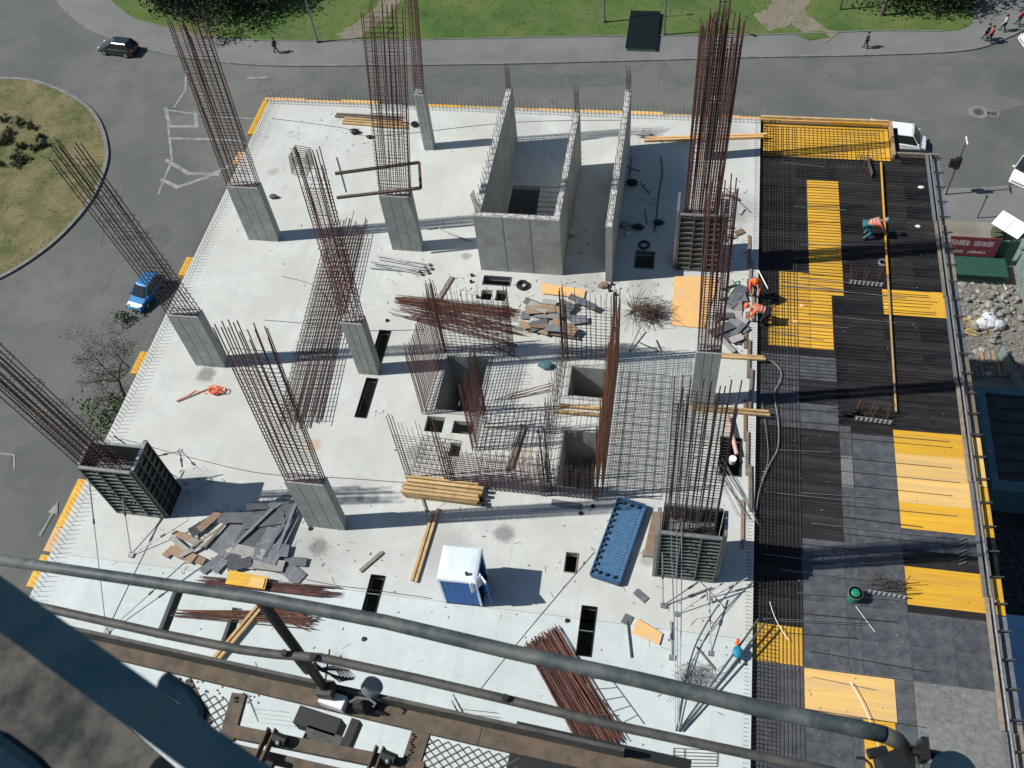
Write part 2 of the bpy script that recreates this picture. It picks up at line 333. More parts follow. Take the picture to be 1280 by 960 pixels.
# ------------------------------------------------------------------ the ground and streets
def sheet(name, pts, z, m, thick=0.0, kind='structure', **k):
    mb = MB()
    if thick: mb.prism([(p[0], p[1]) for p in pts], z - thick, z)
    else:
        a = sum(pts[i][0] * pts[(i + 1) % len(pts)][1] - pts[(i + 1) % len(pts)][0] * pts[i][1] for i in range(len(pts)))
        if a < 0: pts = list(pts)[::-1]
        mb.poly([(p[0], p[1], z) for p in pts])
    return mb.build(name, m, kind=kind, **k)
def smoothline(pts, n=6, closed=False):
    P = [Vector((p[0], p[1], 0)) for p in pts]; out = []; m = len(P)
    rng = range(m if closed else m - 1)
    for i in rng:
        p0 = P[(i - 1) % m] if closed or i > 0 else P[i]; p1 = P[i]; p2 = P[(i + 1) % m]; p3 = P[(i + 2) % m] if closed or i + 2 < m else p2
        for j in range(n):
            t = j / n
            out.append(.5 * ((2 * p1) + (p2 - p0) * t + (2 * p0 - 5 * p1 + 4 * p2 - p3) * t * t + (3 * p1 - p0 - 3 * p2 + p3) * t ** 3))
    if not closed: out.append(P[-1])
    return out
MB().box(-450, 450, -450, 450, G - .6, G - .2).build('ground', 'drygrass', kind='structure')
sheet('road', [(-160, -60), (160, -60), (160, 150), (-160, 150)], G, 'asphalt', .2)
def strip(line, w, z0, z1, name, m):
    """kerb: a raised ribbon along a plan line"""
    mb = MB(); rings = []
    for i, p in enumerate(line):
        d = (line[min(i + 1, len(line) - 1)] - line[max(i - 1, 0)]); d.z = 0; d.normalize(); nrm = Vector((-d.y, d.x, 0))
        a = p + nrm * w / 2; b = p - nrm * w / 2
        rings.append([(a.x, a.y, z0), (a.x, a.y, z1), (b.x, b.y, z1), (b.x, b.y, z0)])
    mb.loft(rings); return mb.build(name, m, kind='structure')
kl = smoothline([W(*p, G) for p in ((50, -22), (95, 25), (135, 47), (220, 70), (330, 82), (480, 82), (640, 80), (800, 76), (950, 72), (1100, 69), (1210, 63), (1262, 46), (1300, 25))])
gl = smoothline([W(*p, G) for p in ((115, -22), (150, 12), (178, 28), (258, 46), (320, 52), (480, 52), (640, 49), (760, 47), (950, 45), (1100, 40), (1205, 37), (1215, 0), (1220, -25))])
strip(kl, .22, G - .05, G + .13, 'kerb', 'kerb')
far = [(60, 150), (-140, 150)]
sheet('pavement', [(p.x, p.y) for p in kl] + far, G + .12, 'pave', .14)
sheet('park_grass', [(p.x, p.y) for p in gl] + [(W(1220, -25, G).x, 150), (W(115, -22, G).x - 12, 150)], G + .15, 'grass', .1)
strip(gl[:-14], .12, G + .05, G + .2, 'park_edging', 'kerb')
def pth(pts, w, name, m='path', z=G + .158):
    l = smoothline([W(*p, G) for p in pts]); mb = MB()
    L, Rr = [], []
    for i, p in enumerate(l):
        d = (l[min(i + 1, len(l) - 1)] - l[max(i - 1, 0)]).normalized(); nrm = Vector((-d.y, d.x, 0)); q = w * random.uniform(.8, 1.2) / 2
        L.append(p + nrm * q); Rr.append(p - nrm * q)
    for i in range(len(l) - 1): mb.quad((L[i].x, L[i].y, z), (Rr[i].x, Rr[i].y, z), (Rr[i + 1].x, Rr[i + 1].y, z), (L[i + 1].x, L[i + 1].y, z))
    return mb.build(name, m, kind='structure')
pth([(500, -15), (478, 15), (445, 40), (430, 50)], 2.3, 'dirt_path')
pth([(965, -20), (985, 12), (1012, 35), (1040, 49)], 2.2, 'dirt_path')
pth([(950, 30), (975, 20), (1000, -15)], 3.2, 'dirt_path', z=G + .162)
# grass tongue on the pavement and a bare patch
sheet('verge_grass', [W(*p, G) for p in ((990, 43), (1010, 52), (1038, 49), (1028, 40))], G + .165, 'grass')
# roundabout island
il = smoothline([W(*p, G) for p in ((-60, 100), (0, 99), (45, 103), (92, 122), (121, 148), (134, 188), (127, 224), (106, 262), (62, 308), (0, 348), (-70, 372))])
isl = [(p.x, p.y) for p in il] + [(-92, 45), (-92, 72)]
sheet('island_grass', isl, G + .16, 'drygrass', .2)
strip(il, .35, G - .05, G + .19, 'island_kerb', 'kerb')
# site pavement and yard to the right of the building
sheet('site_pavement', [W(*p, G) for p in ((1090, 240), (1165, 237), (1215, 238), (1300, 231), (1400, 228), (1400, 300), (1100, 300))], G + .12, 'pave', .14)
strip([W(*p, G) for p in ((1090, 240), (1165, 237), (1215, 238), (1300, 231), (1400, 228))], .22, G - .05, G + .14, 'kerb', 'kerb')
yl = [W(1100, 276, G), W(1400, 276, G)]
sheet('construction_yard', [(12, 58.5), (60, 60), (60, -20), (12, -20)], G + .17, 'soil', .2)
# road paint
PZ = G + .006
def paint(pts, w=.16, name='road_marking'):
    global PZ
    l = [W(*p, G) for p in pts]; mb = MB(); z = PZ
    for a, b in zip(l, l[1:]):
        d = (b - a).normalized(); n_ = Vector((-d.y, d.x, 0)) * w / 2; e = d * w * .5
        a2 = a - e; b2 = b + e
        mb.quad((a2 + n_)[:2] + (z,), (a2 - n_)[:2] + (z,), (b2 - n_)[:2] + (z,), (b2 + n_)[:2] + (z,)); z += .001
    PZ = z + .001
    return mb.build(name, 'paint', kind='structure')
paint([(207, 136), (212, 158), (246, 158), (243, 140)], .35); paint([(212, 173), (262, 174), (300, 176)], .3)
paint([(208, 136), (215, 200), (198, 242)], .22)
paint([(209, 201), (236, 217), (272, 218)], .4); paint([(203, 225), (222, 234), (258, 222), (285, 208)], .4)
paint([(300, 178), (330, 185)], .2); paint([(210, 138), (270, 146), (320, 149)], .18)
paint([(218, 134), (232, 113), (233, 88)], .25); paint([(310, 98), (335, 97)], .3)
mb = MB(); a, b = W(50, 670, G), W(66, 642, G); t = W(73, 627, G); d = (t - a).normalized(); n_ = Vector((-d.y, d.x, 0))
for q in ((a + n_ * .1, a - n_ * .1, b - n_ * .1, b + n_ * .1), (b + n_ * .4, b - n_ * .4, t - n_ * .01, t + n_ * .01)): mb.quad(*[(p.x, p.y, G + .05) for p in q])
mb.build('road_arrow', 'paint', kind='structure')
paint([(-10, 566), (18, 569), (18, 586)], .12); 
def disc(c, r, z, n=20): return [(c.x + r * math.cos(2 * math.pi * i / n), c.y + r * math.sin(2 * math.pi * i / n)) for i in range(n)]
for px, py, lb in ((1223, 140, 'round manhole cover in the road with pale patched asphalt around it'), (1242, 142, 'small round manhole cover right of the larger manhole in the road')):
    c = W(px, py, G); t = thing('manhole', lb, 'manhole', (c.x, c.y, G))
    MB().prism(disc(c, .9 if px < 1230 else .5, 0), G + .004, G + .012).build('collar', 'kerb', t)
    MB().prism(disc(c, .42 if px < 1230 else .3, 0), G + .012, G + .03).build('cover', 'darkgrey', t)
# ------------------------------------------------------------------ the building: top slab with its openings
XL, XJ, XR, YN, YF, YP = -22.9, 3.8, 11.95, 1.0, 40.4, 12.62
def hw(*p): 
    q = [W(*a) for a in p]; return (min(v.x for v in q), max(v.x for v in q), min(v.y for v in q), max(v.y for v in q))
HOLES = [(-12.6, -12.12, 22.75, 24.8), (-12.52, -12.06, 20.15, 22.15), (-10.05, -9.55, 11.85, 13.3), (-2.15, -1.65, 11.3, 13.1),
         (-2.97, -2.55, 14.33, 15.1), (-9.4, -7.3, 20.72, 23.85), (-4.0, -2.2, 22.0, 23.8), (-3.9, -2.15, 17.7, 20.6),
         (-9.48, -8.72, 19.78, 20.54), (-8.33, -7.46, 19.82, 20.43), (-8.25, -7.8, 18.75, 19.38), (-8.5, -7.25, 27.92, 28.45),
         (-8.45, -7.95, 27.02, 27.62), (-7.78, -7.3, 27.02, 27.67), (-8.2, -5.4, 32.6, 34.6), (2.45, 3.25, 19.1, 20.8),
         (-1.72, -.85, 29.55, 30.6), (-17.4, -16.98, 9.9, 12.0), (-14.9, -14.5, 9.75, 11.4)]
def pour(name, x0, x1, y0, y1, z0, z1, m, holes):
    xs = sorted({x0, x1} | {v for h in holes for v in h[:2] if x0 < v < x1}); ys = sorted({y0, y1} | {v for h in holes for v in h[2:] if y0 < v < y1})
    mb = MB(); inside = lambda x, y: any(h[0] < x < h[1] and h[2] < y < h[3] for h in holes)
    for ya, yb in zip(ys, ys[1:]):
        run = None
        for xa, xb in list(zip(xs, xs[1:])) + [(None, None)]:
            solid = xa is not None and not inside((xa + xb) / 2, (ya + yb) / 2)
            if solid: run = [run[0], xb] if run else [xa, xb]
            elif run:
                mb.quad((run[0], ya, z1), (run[1], ya, z1), (run[1], yb, z1), (run[0], yb, z1)); mb.quad((run[0], yb, z0), (run[1], yb, z0), (run[1], ya, z0), (run[0], ya, z0)); run = None
    def ring(h, inward):
        a, b, c, d = h; P4 = [(a, c), (b, c), (b, d), (a, d)]
        for i in range(4):
            p, q = P4[i], P4[(i + 1) % 4]
            if inward: p, q = q, p
            mb.quad((*p, z0), (*q, z0), (*q, z1), (*p, z1))
    ring((x0, x1, y0, y1), False)
    for h in holes:
        hh = (max(h[0], x0), min(h[1], x1), max(h[2], y0), min(h[3], y1))
        if hh[0] < hh[1] and hh[2] < hh[3]: ring(hh, True)
    return mb.build(name, m, kind='structure')
pour('slab', XL, XJ, YP, YF, -.28, 0, 'slabA', HOLES)
pour('slab', XL, XJ, YN, YP - .012, -.28, .004, 'slabB', HOLES)
# storeys below
bld = thing('unfinished_building', 'unfinished concrete frame storeys below the bare slab and formwork deck', 'building', (-6, 20, G))
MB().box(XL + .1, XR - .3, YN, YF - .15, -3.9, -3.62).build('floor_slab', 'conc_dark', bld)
for k in range(2, 7):
    z = -3.62 * k; MB().box(XL + .1, XR - .3, YN, YF - .15, z - .28, z).build('floor_slab', 'conc', bld)
cm = MB().box(-.75, .75, -.2, .2, 0, 3.33).mesh('lower_column', 'conc')
for k in range(1, 7):
    for x in (-19.7, -12.3, -4.5, 1.6, 9.5):
        for y in (3.5, 7.6, 15.2, 22.5, 29.9, 37.1): inst('lower_column', cm, Matrix.Translation((x, y, -3.62 * k - (0 if k < 6 else .1))), bld)
# shaft linings
for i, (h, dpt, lb) in enumerate((((-9.4, -7.3, 20.72, 23.85), 3.4, 'concrete lined shaft opening behind the left rebar mat of the core'), ((-4.0, -2.2, 22.0, 23.8), 3.4, 'square concrete shaft opening with two timbers across its near side'), ((-3.9, -2.15, 17.7, 20.6), 3.4, 'long concrete shaft opening nearest the blue panel inside the mats'))):
    t = thing('shaft_opening', lb, 'shaft', (h[0], h[2], 0), group='concrete lined shafts of the core being built')
    w = .16
    for (x0, x1, y0, y1) in ((h[0] + .002, h[0] + w, h[2] + .002, h[3] - .002), (h[1] - w, h[1] - .002, h[2] + .002, h[3] - .002), (h[0] + w, h[1] - w, h[3] - w, h[3] - .003), (h[0] + w, h[1] - w, h[2] + .003, h[2] + w)):
        MB().box(x0, x1, y0, y1, -dpt, .05).build('shaft_wall', 'conc_wall', t)
# plywood/steel linings of the slot openings
def lining(h, lb, m='galv', bars=0):
    t = thing('opening_lining', lb, 'lining', (h[0], h[2], 0)); w = .025
    for (x0, x1, y0, y1) in ((h[0] - w, h[0] + .004, h[2] - w, h[3] + w), (h[1] - .004, h[1] + w, h[2] - w, h[3] + w), (h[0] + .005, h[1] - .005, h[3] - .004, h[3] + w), (h[0] + .005, h[1] - .005, h[2] - w, h[2] + .004)):
        MB().box(x0, x1, y0, y1, -.2, .035).build('lining_board', m, t)
    for k in range(bars):
        y = h[2] + (h[3] - h[2]) * (k + 1) / (bars + 1); MB().box(h[0] + .006, h[1] - .006, y - .015, y + .015, -.03, .015).build('spacer', 'galv', t)
    return t
lining((-10.05, -9.55, 11.85, 13.3), 'dark slot opening in the slab between the porta cabin and the foreground rail', 'blackplastic', 1)
lining((-2.15, -1.65, 11.3, 13.1), 'dark slot opening with a spacer, right of the brown rebar bundle', 'blackplastic', 1)
lining((-2.97, -2.55, 14.33, 15.1), 'small rectangular opening left of the blue panel', 'timber_old')
lining((-12.6, -12.12, 22.75, 24.8), 'long black slot in the slab right of the middle column, farther of the pair', 'blackplastic')
lining((-12.52, -12.06, 20.15, 22.15), 'long black slot in the slab right of the middle column, nearer of the pair', 'blackplastic')
lining((2.45, 3.25, 19.1, 20.8), 'brown lined opening beside the formwork deck with a pink tube over it', 'film_brown')
lining((-1.72, -.85, 29.55, 30.6), 'framed dark hatch in the shade at the foot of the free standing wall')
lining((-8.5, -7.25, 27.92, 28.45), 'wide dark opening just in front of the stair core')
# ------------------------------------------------------------------ reinforcement
def cage(root, x0, x1, y0, y1, z0, z1, lean=(0, 0), nx=8, ny=3, m='rust', r=.020, sp=.20, tiefrac=.75, sx=.05, name='vertical_bar', tiem=None, dense=0):
    """a column cage: each vertical bar and each tie is an object under the column"""
    ln = lambda z: Vector((lean[0] * ((z - z0) / (z1 - z0)) ** 1.3, lean[1] * ((z - z0) / (z1 - z0)) ** 1.3, 0))
    a, b, c, d = x0 + sx, x1 - sx, y0 + sx, y1 - sx
    pts = [(a + (b - a) * i / (nx - 1), y) for i in range(nx) for y in (c, d)] + [(x, c + (d - c) * j / (ny - 1)) for j in range(1, ny - 1) for x in (a, b)]
    for (x, y) in pts:
        zt = z1 - random.choice((0, 0, 0, .35, .6, 1.1)) * random.uniform(.4, 1.2)
        mid = z0 + (zt - z0) * .55
        j = Vector((random.uniform(-.05, .05), random.uniform(-.05, .05), 0))
        if random.random() < .15: j *= 2.5
        e0 = Vector((x, y, z0 - .02)); e2 = Vector((x, y, zt)) + ln(zt) + j * 1.8
        rod(e0, e2, r, m, root, name)
    tb = MB()
    q = [(-(b - a) / 2 - .02, -(d - c) / 2 - .02), ((b - a) / 2 + .02, -(d - c) / 2 - .02), ((b - a) / 2 + .02, (d - c) / 2 + .02), (-(b - a) / 2 - .02, (d - c) / 2 + .02)]
    for i in range(4): tb.bar((*q[i], 0), (*q[(i + 1) % 4], 0), .009, 4, caps=False)
    tb.bar((-(b - a) * .18, q[0][1], .012), (-(b - a) * .18, q[2][1], .012), .008, 4, caps=False); tb.bar(((b - a) * .18, q[0][1], .012), ((b - a) * .18, q[2][1], .012), .008, 4, caps=False)
    me = tb.mesh('tie', tiem or m)
    z = z0 + .12; lim = z0 + (z1 - z0) * tiefrac; cx, cy = (a + b) / 2, (c + d) / 2
    while z < z1 - .5:
        if z < lim or random.random() < .35:
            tl = Matrix.Rotation(random.uniform(-.03, .03), 4, 'X') @ Matrix.Rotation(random.uniform(-.02, .02), 4, 'Y')
            inst('tie', me, Matrix.Translation(Vector((cx, cy, z)) + ln(z)) @ tl, root)
        z += sp * random.uniform(.85, 1.2)
def shaft(root, x0, x1, y0, y1, h, m='conc'):
    e = .015; r = []
    for z, q in ((0.0, 0), (h - .02, 0), (h, e)): r.append([(x0 + q, y0 + q, z), (x1 - q, y0 + q, z), (x1 - q, y1 - q, z), (x0 + q, y1 - q, z)])
    MB().loft(r).build('concrete_shaft', m, root)
    for k in (0.33, .66):                                     # board marks of the formwork on the front face
        x = x0 + (x1 - x0) * k; MB().box(x - .008, x + .008, y0 - .004, y0 + .001, .02, h - .04).build('board_mark', 'conc_dark', root)
    for kx in (.2, .5, .8):
        for kz in (.22, .5, .78): q = Vector((x0 + (x1 - x0) * kx, y0 - .004, h * kz)); MB().bar(q, q + Vector((0, .006, 0)), .028, 8).build('tie_hole', 'conc_dark', root)
    rr = MB().box(x0 + .02, x1 - .02, y0 + .02, y1 - .02, h, h + .012); rr.build('rough_top', 'conc_top', root)
H0 = 3.45
def column(lb, x0, x1, y0, y1, z1, lean, h=H0, **k):
    t = thing('concrete_column', lb, 'column', ((x0 + x1) / 2, (y0 + y1) / 2, 0), group='concrete columns with starter cages standing on the slab')
    shaft(t, x0, x1, y0, y1, h)
    cage(t, x0, x1, y0, y1, h, z1, lean, **k); return t
column('bare concrete column with tall leaning rust cage nearest the debris pile', -13.04, -11.53, 14.97, 15.36, 12.2, (.45, 0))
column('narrower concrete column whose cage crosses the lying bundle of bars', -12.95, -12.05, 22.35, 22.85, 12.1, (.35, .1), nx=5, m='rust', sp=.17)
column('wide concrete column at the left slab edge beside the blue car', -20.38, -18.98, 22.05, 22.5, 12.5, (-.85, -.35), m='rustdark', r=.020, tiefrac=.4, sp=.3)
column('wide concrete column near the far left slab corner with a very dense cage', -20.5, -18.95, 29.75, 30.2, 11.95, (.35, .1), m='rust', nx=8, sp=.17, tiefrac=.95)
column('wide concrete column in the third row left of the stair core', -13.2, -11.75, 29.7, 30.15, 13.0, (1.4, -.2), nx=8, m='rust', sp=.2, tiefrac=.95)
column('slender concrete column at the far slab edge with a thin tall cage', -13.22, -12.72, 36.85, 37.35, 12.2, (.9, 0), nx=3, sp=.2, m='rust')
column('smooth concrete column at the corner of the mats beside the deck', 1.16, 2.1, 22.28, 22.7, 12.0, (-.35, -.1), nx=8, m='rust', r=.022, sp=.13, tiefrac=.95)
column('slender column behind the ribbed formwork with a thin brown cage', 1.05, 1.55, 37.1, 37.6, 13.5, (-.1, 0), nx=3, m='rust', sp=.2)
# stirrup bundle hung on the top of the middle cage
t = thing('stirrup_bundle', 'bundle of square stirrups hung on the tip of the middle column cage', 'stirrups', (-12.3, 22.7, 11.3))
for k in range(9):
    z = 11.2 + k * .09; dx = k * .012; m_ = MB(); q = [(-12.85 + dx, 22.45), (-12.3 + dx, 22.4), (-12.22 + dx, 22.95), (-12.8 + dx, 23.02)]
    for i in range(4): m_.bar((*q[i], z), (*q[(i + 1) % 4], z + .03), .012, 4)
    m_.build('stirrup', 'rustdark', t)
# ribbed column formwork -----------------------------------------------------
def panel(lb, o, ux, h, face, w, th=.12, nr=13, parent=None, m='steel_form', nv=3, group='steel formwork panels round columns'):
    """steel column form: facing sheet, frame, horizontal ribs and uprights on the outer side. o = lower corner, ux = unit vector along, face = outward"""
    o = Vector(o); ux = Vector(ux); n_ = Vector(face); up = Vector((0, 0, 1)); R = Matrix((ux, n_, up)).transposed()
    t = thing('column_formwork', lb, 'formwork', o, group=group, rot=R)
    MB().box(0, w, -.01, .014, 0, h).build('facing_sheet', 'form_face', t, local=True)
    for k in range(nr): 
        z = h * (k + .5) / nr; MB().box(.05, w - .05, .016, th - .02, z - .022, z + .022).build('rib', m, t, local=True)
    for k in range(nv + 1):
        x = .022 + (w - .044) * k / nv; MB().box(x - .022, x + .022, .015, th, -.003, h + .003).build('upright', m, t, local=True)
    MB().box(.046, w - .046, .015, th + .006, h - .05, h + .006).build('top_rail', 'galv', t, local=True)
    MB().box(.046, w - .046, .015, th + .006, -.004, .05).build('bottom_rail', m, t, local=True)
    return t
def props(lb, a, b, parent=None, r=.03):
    t = thing('adjustable_prop', lb, 'prop', a, group='steel props bracing column formwork'); a = Vector(a); b = Vector(b); mid = a.lerp(b, .45)
    MB().bar(a, mid, r * 1.25, 8).build('outer_tube', 'galv', t); MB().bar(mid, b, r * .8, 8).build('inner_tube', 'galv', t)
    MB().bar(mid - (b - a).normalized() * .12, mid + (b - a).normalized() * .08, r * 1.9, 8).build('adjusting_nut', 'darkgrey', t)
    MB().box(b.x - .1, b.x + .1, b.y - .1, b.y + .1, b.z, b.z + .015).build('foot_plate', 'galv', t); return t
def boxed(lbl, x0, x1, y0, y1, z1, lean, wf, **k):
    t = thing('rebar_cage', lbl, 'rebar cage', ((x0 + x1) / 2, (y0 + y1) / 2, 0), group='cages rising out of ribbed column formwork')
    cage(t, x0, x1, y0, y1, .02, z1, lean, **k)
    MB().box(x0, x1, y0, y1, 0, 3.0).build('fresh_concrete', 'conc_dark', t)
    return t
boxed('dark cage leaning over the road from the formwork at the left slab corner', -20.75, -19.1, 14.85, 15.4, 11.6, (-1.1, -.5), 1, m='rustdark', r=.021, sp=.2, tiefrac=.55, tiem='rust', nx=8)
panel('ribbed grey formwork panel facing the camera at the left slab corner', (-20.95, 14.72, 0), (1, 0, 0), 3.5, (0, -1, 0), 2.1)
panel('dark formwork panel on the right side of the left corner column', (-18.82, 14.66, 0), (0, 1, 0), 3.6, (1, 0, 0), 1.35, nr=9, m='form_face')
panel('formwork panel on the road side of the left corner column', (-20.97, 16.0, 0), (0, -1, 0), 3.4, (-1, 0, 0), 1.25, nr=9)
panel('formwork panel on the rear side of the left corner column', (-18.9, 15.75, 0), (-1, 0, 0), 3.4, (0, 1, 0), 2.0, nr=9)
boxed('near dark cage rising from ribbed formwork right of the blue panel', .45, 2.2, 14.85, 15.4, 11.2, (-.15, 0), 1, m='rustdark', nx=11, r=.021, sp=.16, tiefrac=1)
panel('ribbed formwork panel facing the camera behind two hanging ropes', (.35, 14.68, 0), (1, 0, 0), 3.45, (0, -1, 0), 2.05)
panel('narrow formwork panel on the left side of the near boxed column', (.33, 15.6, 0), (0, -1, 0), 3.3, (-1, 0, 0), 1.05, nr=9, m='galv')
panel('formwork panel on the deck side of the near boxed column', (2.42, 14.7, 0), (0, 1, 0), 3.45, (1, 0, 0), .95, nr=9)
panel('formwork panel on the rear of the near boxed column', (2.4, 15.68, 0), (-1, 0, 0), 3.3, (0, 1, 0), 2.0, nr=9)
boxed('tall dense cage rising from ribbed formwork beside the shaded bay', .25, 1.75, 29.85, 30.4, 12.5, (0, 0), 1, m='rust', nx=17, r=.024, sp=.17, tiefrac=.95)
panel('ribbed formwork panel facing the camera just behind the pale orange board', (.12, 29.7, 0), (1, 0, 0), 3.45, (0, -1, 0), 1.85, nr=11)
panel('dark formwork panel with bright edge standing in the shaded bay', (.1, 30.9, 0), (0, -1, 0), 3.5, (-1, 0, 0), 1.2, nr=7, m='galv')
panel('formwork panel on the deck side of the tall far cage', (2.0, 29.75, 0), (0, 1, 0), 3.3, (1, 0, 0), 1.1, nr=9)
# props round the boxed columns
for a, b, lb in (((105, 545, 3.0), (133, 790, 0), 'long thin prop running from the left corner cage down past the slab edge'), ((150, 600, 1.8), (164, 693, 0), 'prop standing in front of the left corner formwork'),
                 ((235, 650, .5), (164, 694, .05), 'prop lying from the dark formwork foot back to the left corner prop'), ((142, 545, 3.3), (232, 604, 0), 'prop from the cage foot toward the shadow of the left formwork'),
                 ((192, 571, .9), (225, 564, 0), 'short horizontal prop behind the left corner formwork'), ((225, 564, .04), (262, 600, 0), 'short prop lying on the slab right of the left corner formwork'),
                 ((232, 702, .5), (133, 791, .05), 'prop lying toward the foreground rail from the brown boards'),
                 ((828, 690, 2.0), (829, 757, 0), 'short upright prop at the left foot of the near ribbed formwork'), ((905, 728, 0.9), (847, 768, 0), 'slanting prop in front of the near ribbed formwork'),
                 ((886, 740, .8), (889, 817, 0), 'prop standing in front of the near boxed column shadow'), ((935, 722, .6), (887, 748, 0), 'prop reaching back to the slab joint from the near formwork'), ((838, 776, .1), (840, 822, .05), 'short steel tube lying below the near boxed column'),
                 ((890, 734, .1), (830, 757, .05), 'thin tube lying across the foot of the near formwork')):
    props(lb, W(*a), W(*b), r=.022)
# ------------------------------------------------------------------ concrete walls
def wall(t, x0, x1, y0, y1, z0=0, z1=H0, name='wall', seams=()):
    r = []
    for z, q in ((z0, 0), (z1 - .02, 0), (z1, .012)): r.append([(x0 + q, y0 + q, z), (x1 - q, y0 + q, z), (x1 - q, y1 - q, z), (x0 + q, y1 - q, z)])
    MB().loft(r).build(name, 'conc_wall', t)
    MB().box(x0 + .02, x1 - .02, y0 + .02, y1 - .02, z1, z1 + .012).build('rough_top', 'conc_top', t)
def starters(t, a, b, z0, z1, sp, off=.09, m='rustdark', name='starter_bar', r=.013, nrm=None):
    a = Vector(a); b = Vector(b); d = (b - a); L = d.length; d.normalize(); nn = Vector((-d.y, d.x, 0)) * off; k = 0; s = 0.1
    while s < L - .05:
        for sg in (-1, 1):
            p = a + d * s + nn * sg + Vector((0, 0, z0)); rod(p, p + Vector((random.uniform(-.05, .05), random.uniform(-.05, .05), (z1 - z0) * random.uniform(.7, 1.1))), r, m, t, name)
        s += sp
core = thing('stair_core', 'three sided concrete stair core with bright rough wall tops', 'stair core', (-6.8, 33, 0))
wall(core, -8.72, -8.42, 29.06, 37.75); wall(core, -8.72, -4.92, 28.8, 29.06, name='front_wall'); wall(core, -5.2, -4.92, 29.07, 36.2)
for x in (-7.45, -6.25): MB().box(x - .012, x + .012, 28.794, 28.8, .03, 3.4).build('form_joint', 'conc_dark', core)
for y in (31.5, 33.9): MB().box(-4.92, -4.914, y - .012, y + .012, .03, 3.4).build('form_joint', 'conc_dark', core)
starters(core, (-8.57, 29.3, 0), (-8.57, 37.6, 0), 3.44, 3.95, .42); starters(core, (-5.06, 29.2, 0), (-5.06, 36.1, 0), 3.44, 3.9, .42)
starters(core, (-8.5, 28.93, 0), (-5.2, 28.93, 0), 3.44, 3.62, .3)
for x, y in ((-8.57, 37.55), (-5.06, 36.05)):
    for k in range(5): rod((x - .1 + k * .05, y - .1 * (k % 2), 3.4), (x - .1 + k * .05, y, 4.9 - .2 * (k % 3)), .014, 'rustdark', core, 'starter_bar')
for k in range(5): rod((-8.6 + .03 * k, 29.0 + .07 * k, 3.4), (-8.75 + .02 * k, 29.0 + .07 * k, 4.5), .016, 'rustdark', core, 'starter_bar')
fl = thing('stair_flight', 'concrete stair flight going down inside the stair core', 'stairs', (-6.1, 33.6, 0))
for k in range(8):
    y = 34.55 - k * .26; z = -.02 - k * .08
    MB().box(-6.78, -5.42, y - .26, y, z - .35, z - .003 * k).build('stair_step', 'step', fl)
wc = thing('concrete_wall', 'long free standing concrete wall between the stair core and the shaded bay', 'wall', (-2.78, 33, 0))
wall(wc, -2.94, -2.64, 28.6, 37.85); starters(wc, (-2.79, 28.8, 0), (-2.79, 37.7, 0), 3.44, 3.85, .4)
for k in range(6): rod((-2.9 + k * .045, 37.7 - .08 * (k % 2), 3.4), (-2.9 + k * .045, 37.7, 4.9 - .25 * (k % 3)), .014, 'rustdark', wc, 'starter_bar')
for y in (31.0, 33.4, 35.8): MB().box(-2.946, -2.94, y - .012, y + .012, .03, 3.4).build('form_joint', 'conc_dark', wc)
# ------------------------------------------------------------------ wall mats of the core under construction
def mat_wall(lb, a, b, z1, spv=.2, sph=.2, m='rust', two=True, lean=(0, 0), top=.5, r=.010, gap=.16, edge='rust', zt=None, tilt=.02):
    """a standing mat: vertical and horizontal bars, each its own object; a denser post of bars at both ends"""
    a = Vector((*a, 0)); b = Vector((*b, 0)); d = (b - a); L = d.length; d.normalize(); nn = Vector((-d.y, d.x, 0))
    t = thing('rebar_mat', lb, 'rebar mat', a.lerp(b, .5), group='standing wall mats of the core under construction')
    ln = Vector((lean[0], lean[1], 0)); n_ = int(L / spv)
    for lay in ((0, 1) if two else (0,)):
        o = nn * gap * (lay - .5)
        for i in range(n_ + 1):
            p = a + d * (L * i / n_) + o; e = z1 * random.uniform(.86, 1.0); rod(p, p + ln * (e / z1) + Vector((random.uniform(-.04, .04), random.uniform(-.04, .04), e)), r, m, t, 'vertical_bar')
        z = .1
        hh = z1 * (zt or .8)
        while z < hh:
            q = ln * (z / z1) + Vector((0, 0, z)); rod(a + o + q - d * .05, b + o + q + d * .05 + Vector((0, 0, random.uniform(-tilt, tilt))), r * .9, m, t, 'horizontal_bar'); z += sph
    for e in (a, b):
        for k in range(4):
            p = e + nn * (.1 if k % 2 else -.1) + d * (.12 * (1 if e is a else -1) * (k // 2)); rod(p, p + ln + Vector((0, 0, z1 * random.uniform(.98, 1.06))), r * 1.6, edge, t, 'end_bar')
    return t
mat_wall('leaning rust mat along the left side of the core openings', (-9.62, 20.6), (-9.5, 23.95), 4.5, .16, .15, m='rust', edge='rustorange', zt=.9)
mat_wall('rust mat behind the left shaft opening below the lying bars', (-9.5, 24.05), (-6.4, 24.05), 4.3, .2, .2, m='rust')
mat_wall('dense rust mat along the right side of the left shaft opening', (-7.2, 19.1), (-7.2, 21.0), 4.3, .15, .2, m='rust', zt=.7, edge='rustorange')
mat_wall('mat behind the two right shaft openings in front of the scrap heap', (-4.3, 24.2), (-2.05, 24.2), 4.3, .19, .2, m='rustdark')
mat_wall('mat along the left side of the two right shafts', (-4.15, 18.0), (-4.15, 24.1), 3.6, .5, .45, m='rustdark', two=True, edge='rustdark', zt=.6)
mat_wall('brown edge-on mat between the right shafts and the flat grid', (-2.02, 17.6), (-2.02, 24.2), 4.5, .13, .14, m='rustorange', edge='rust', gap=.2)
mat_wall('loose mat at the near left corner of the core over white slab', (-9.6, 17.5), (-7.9, 17.5), 4.5, .17, .17, m='rust', two=False, zt=.75)
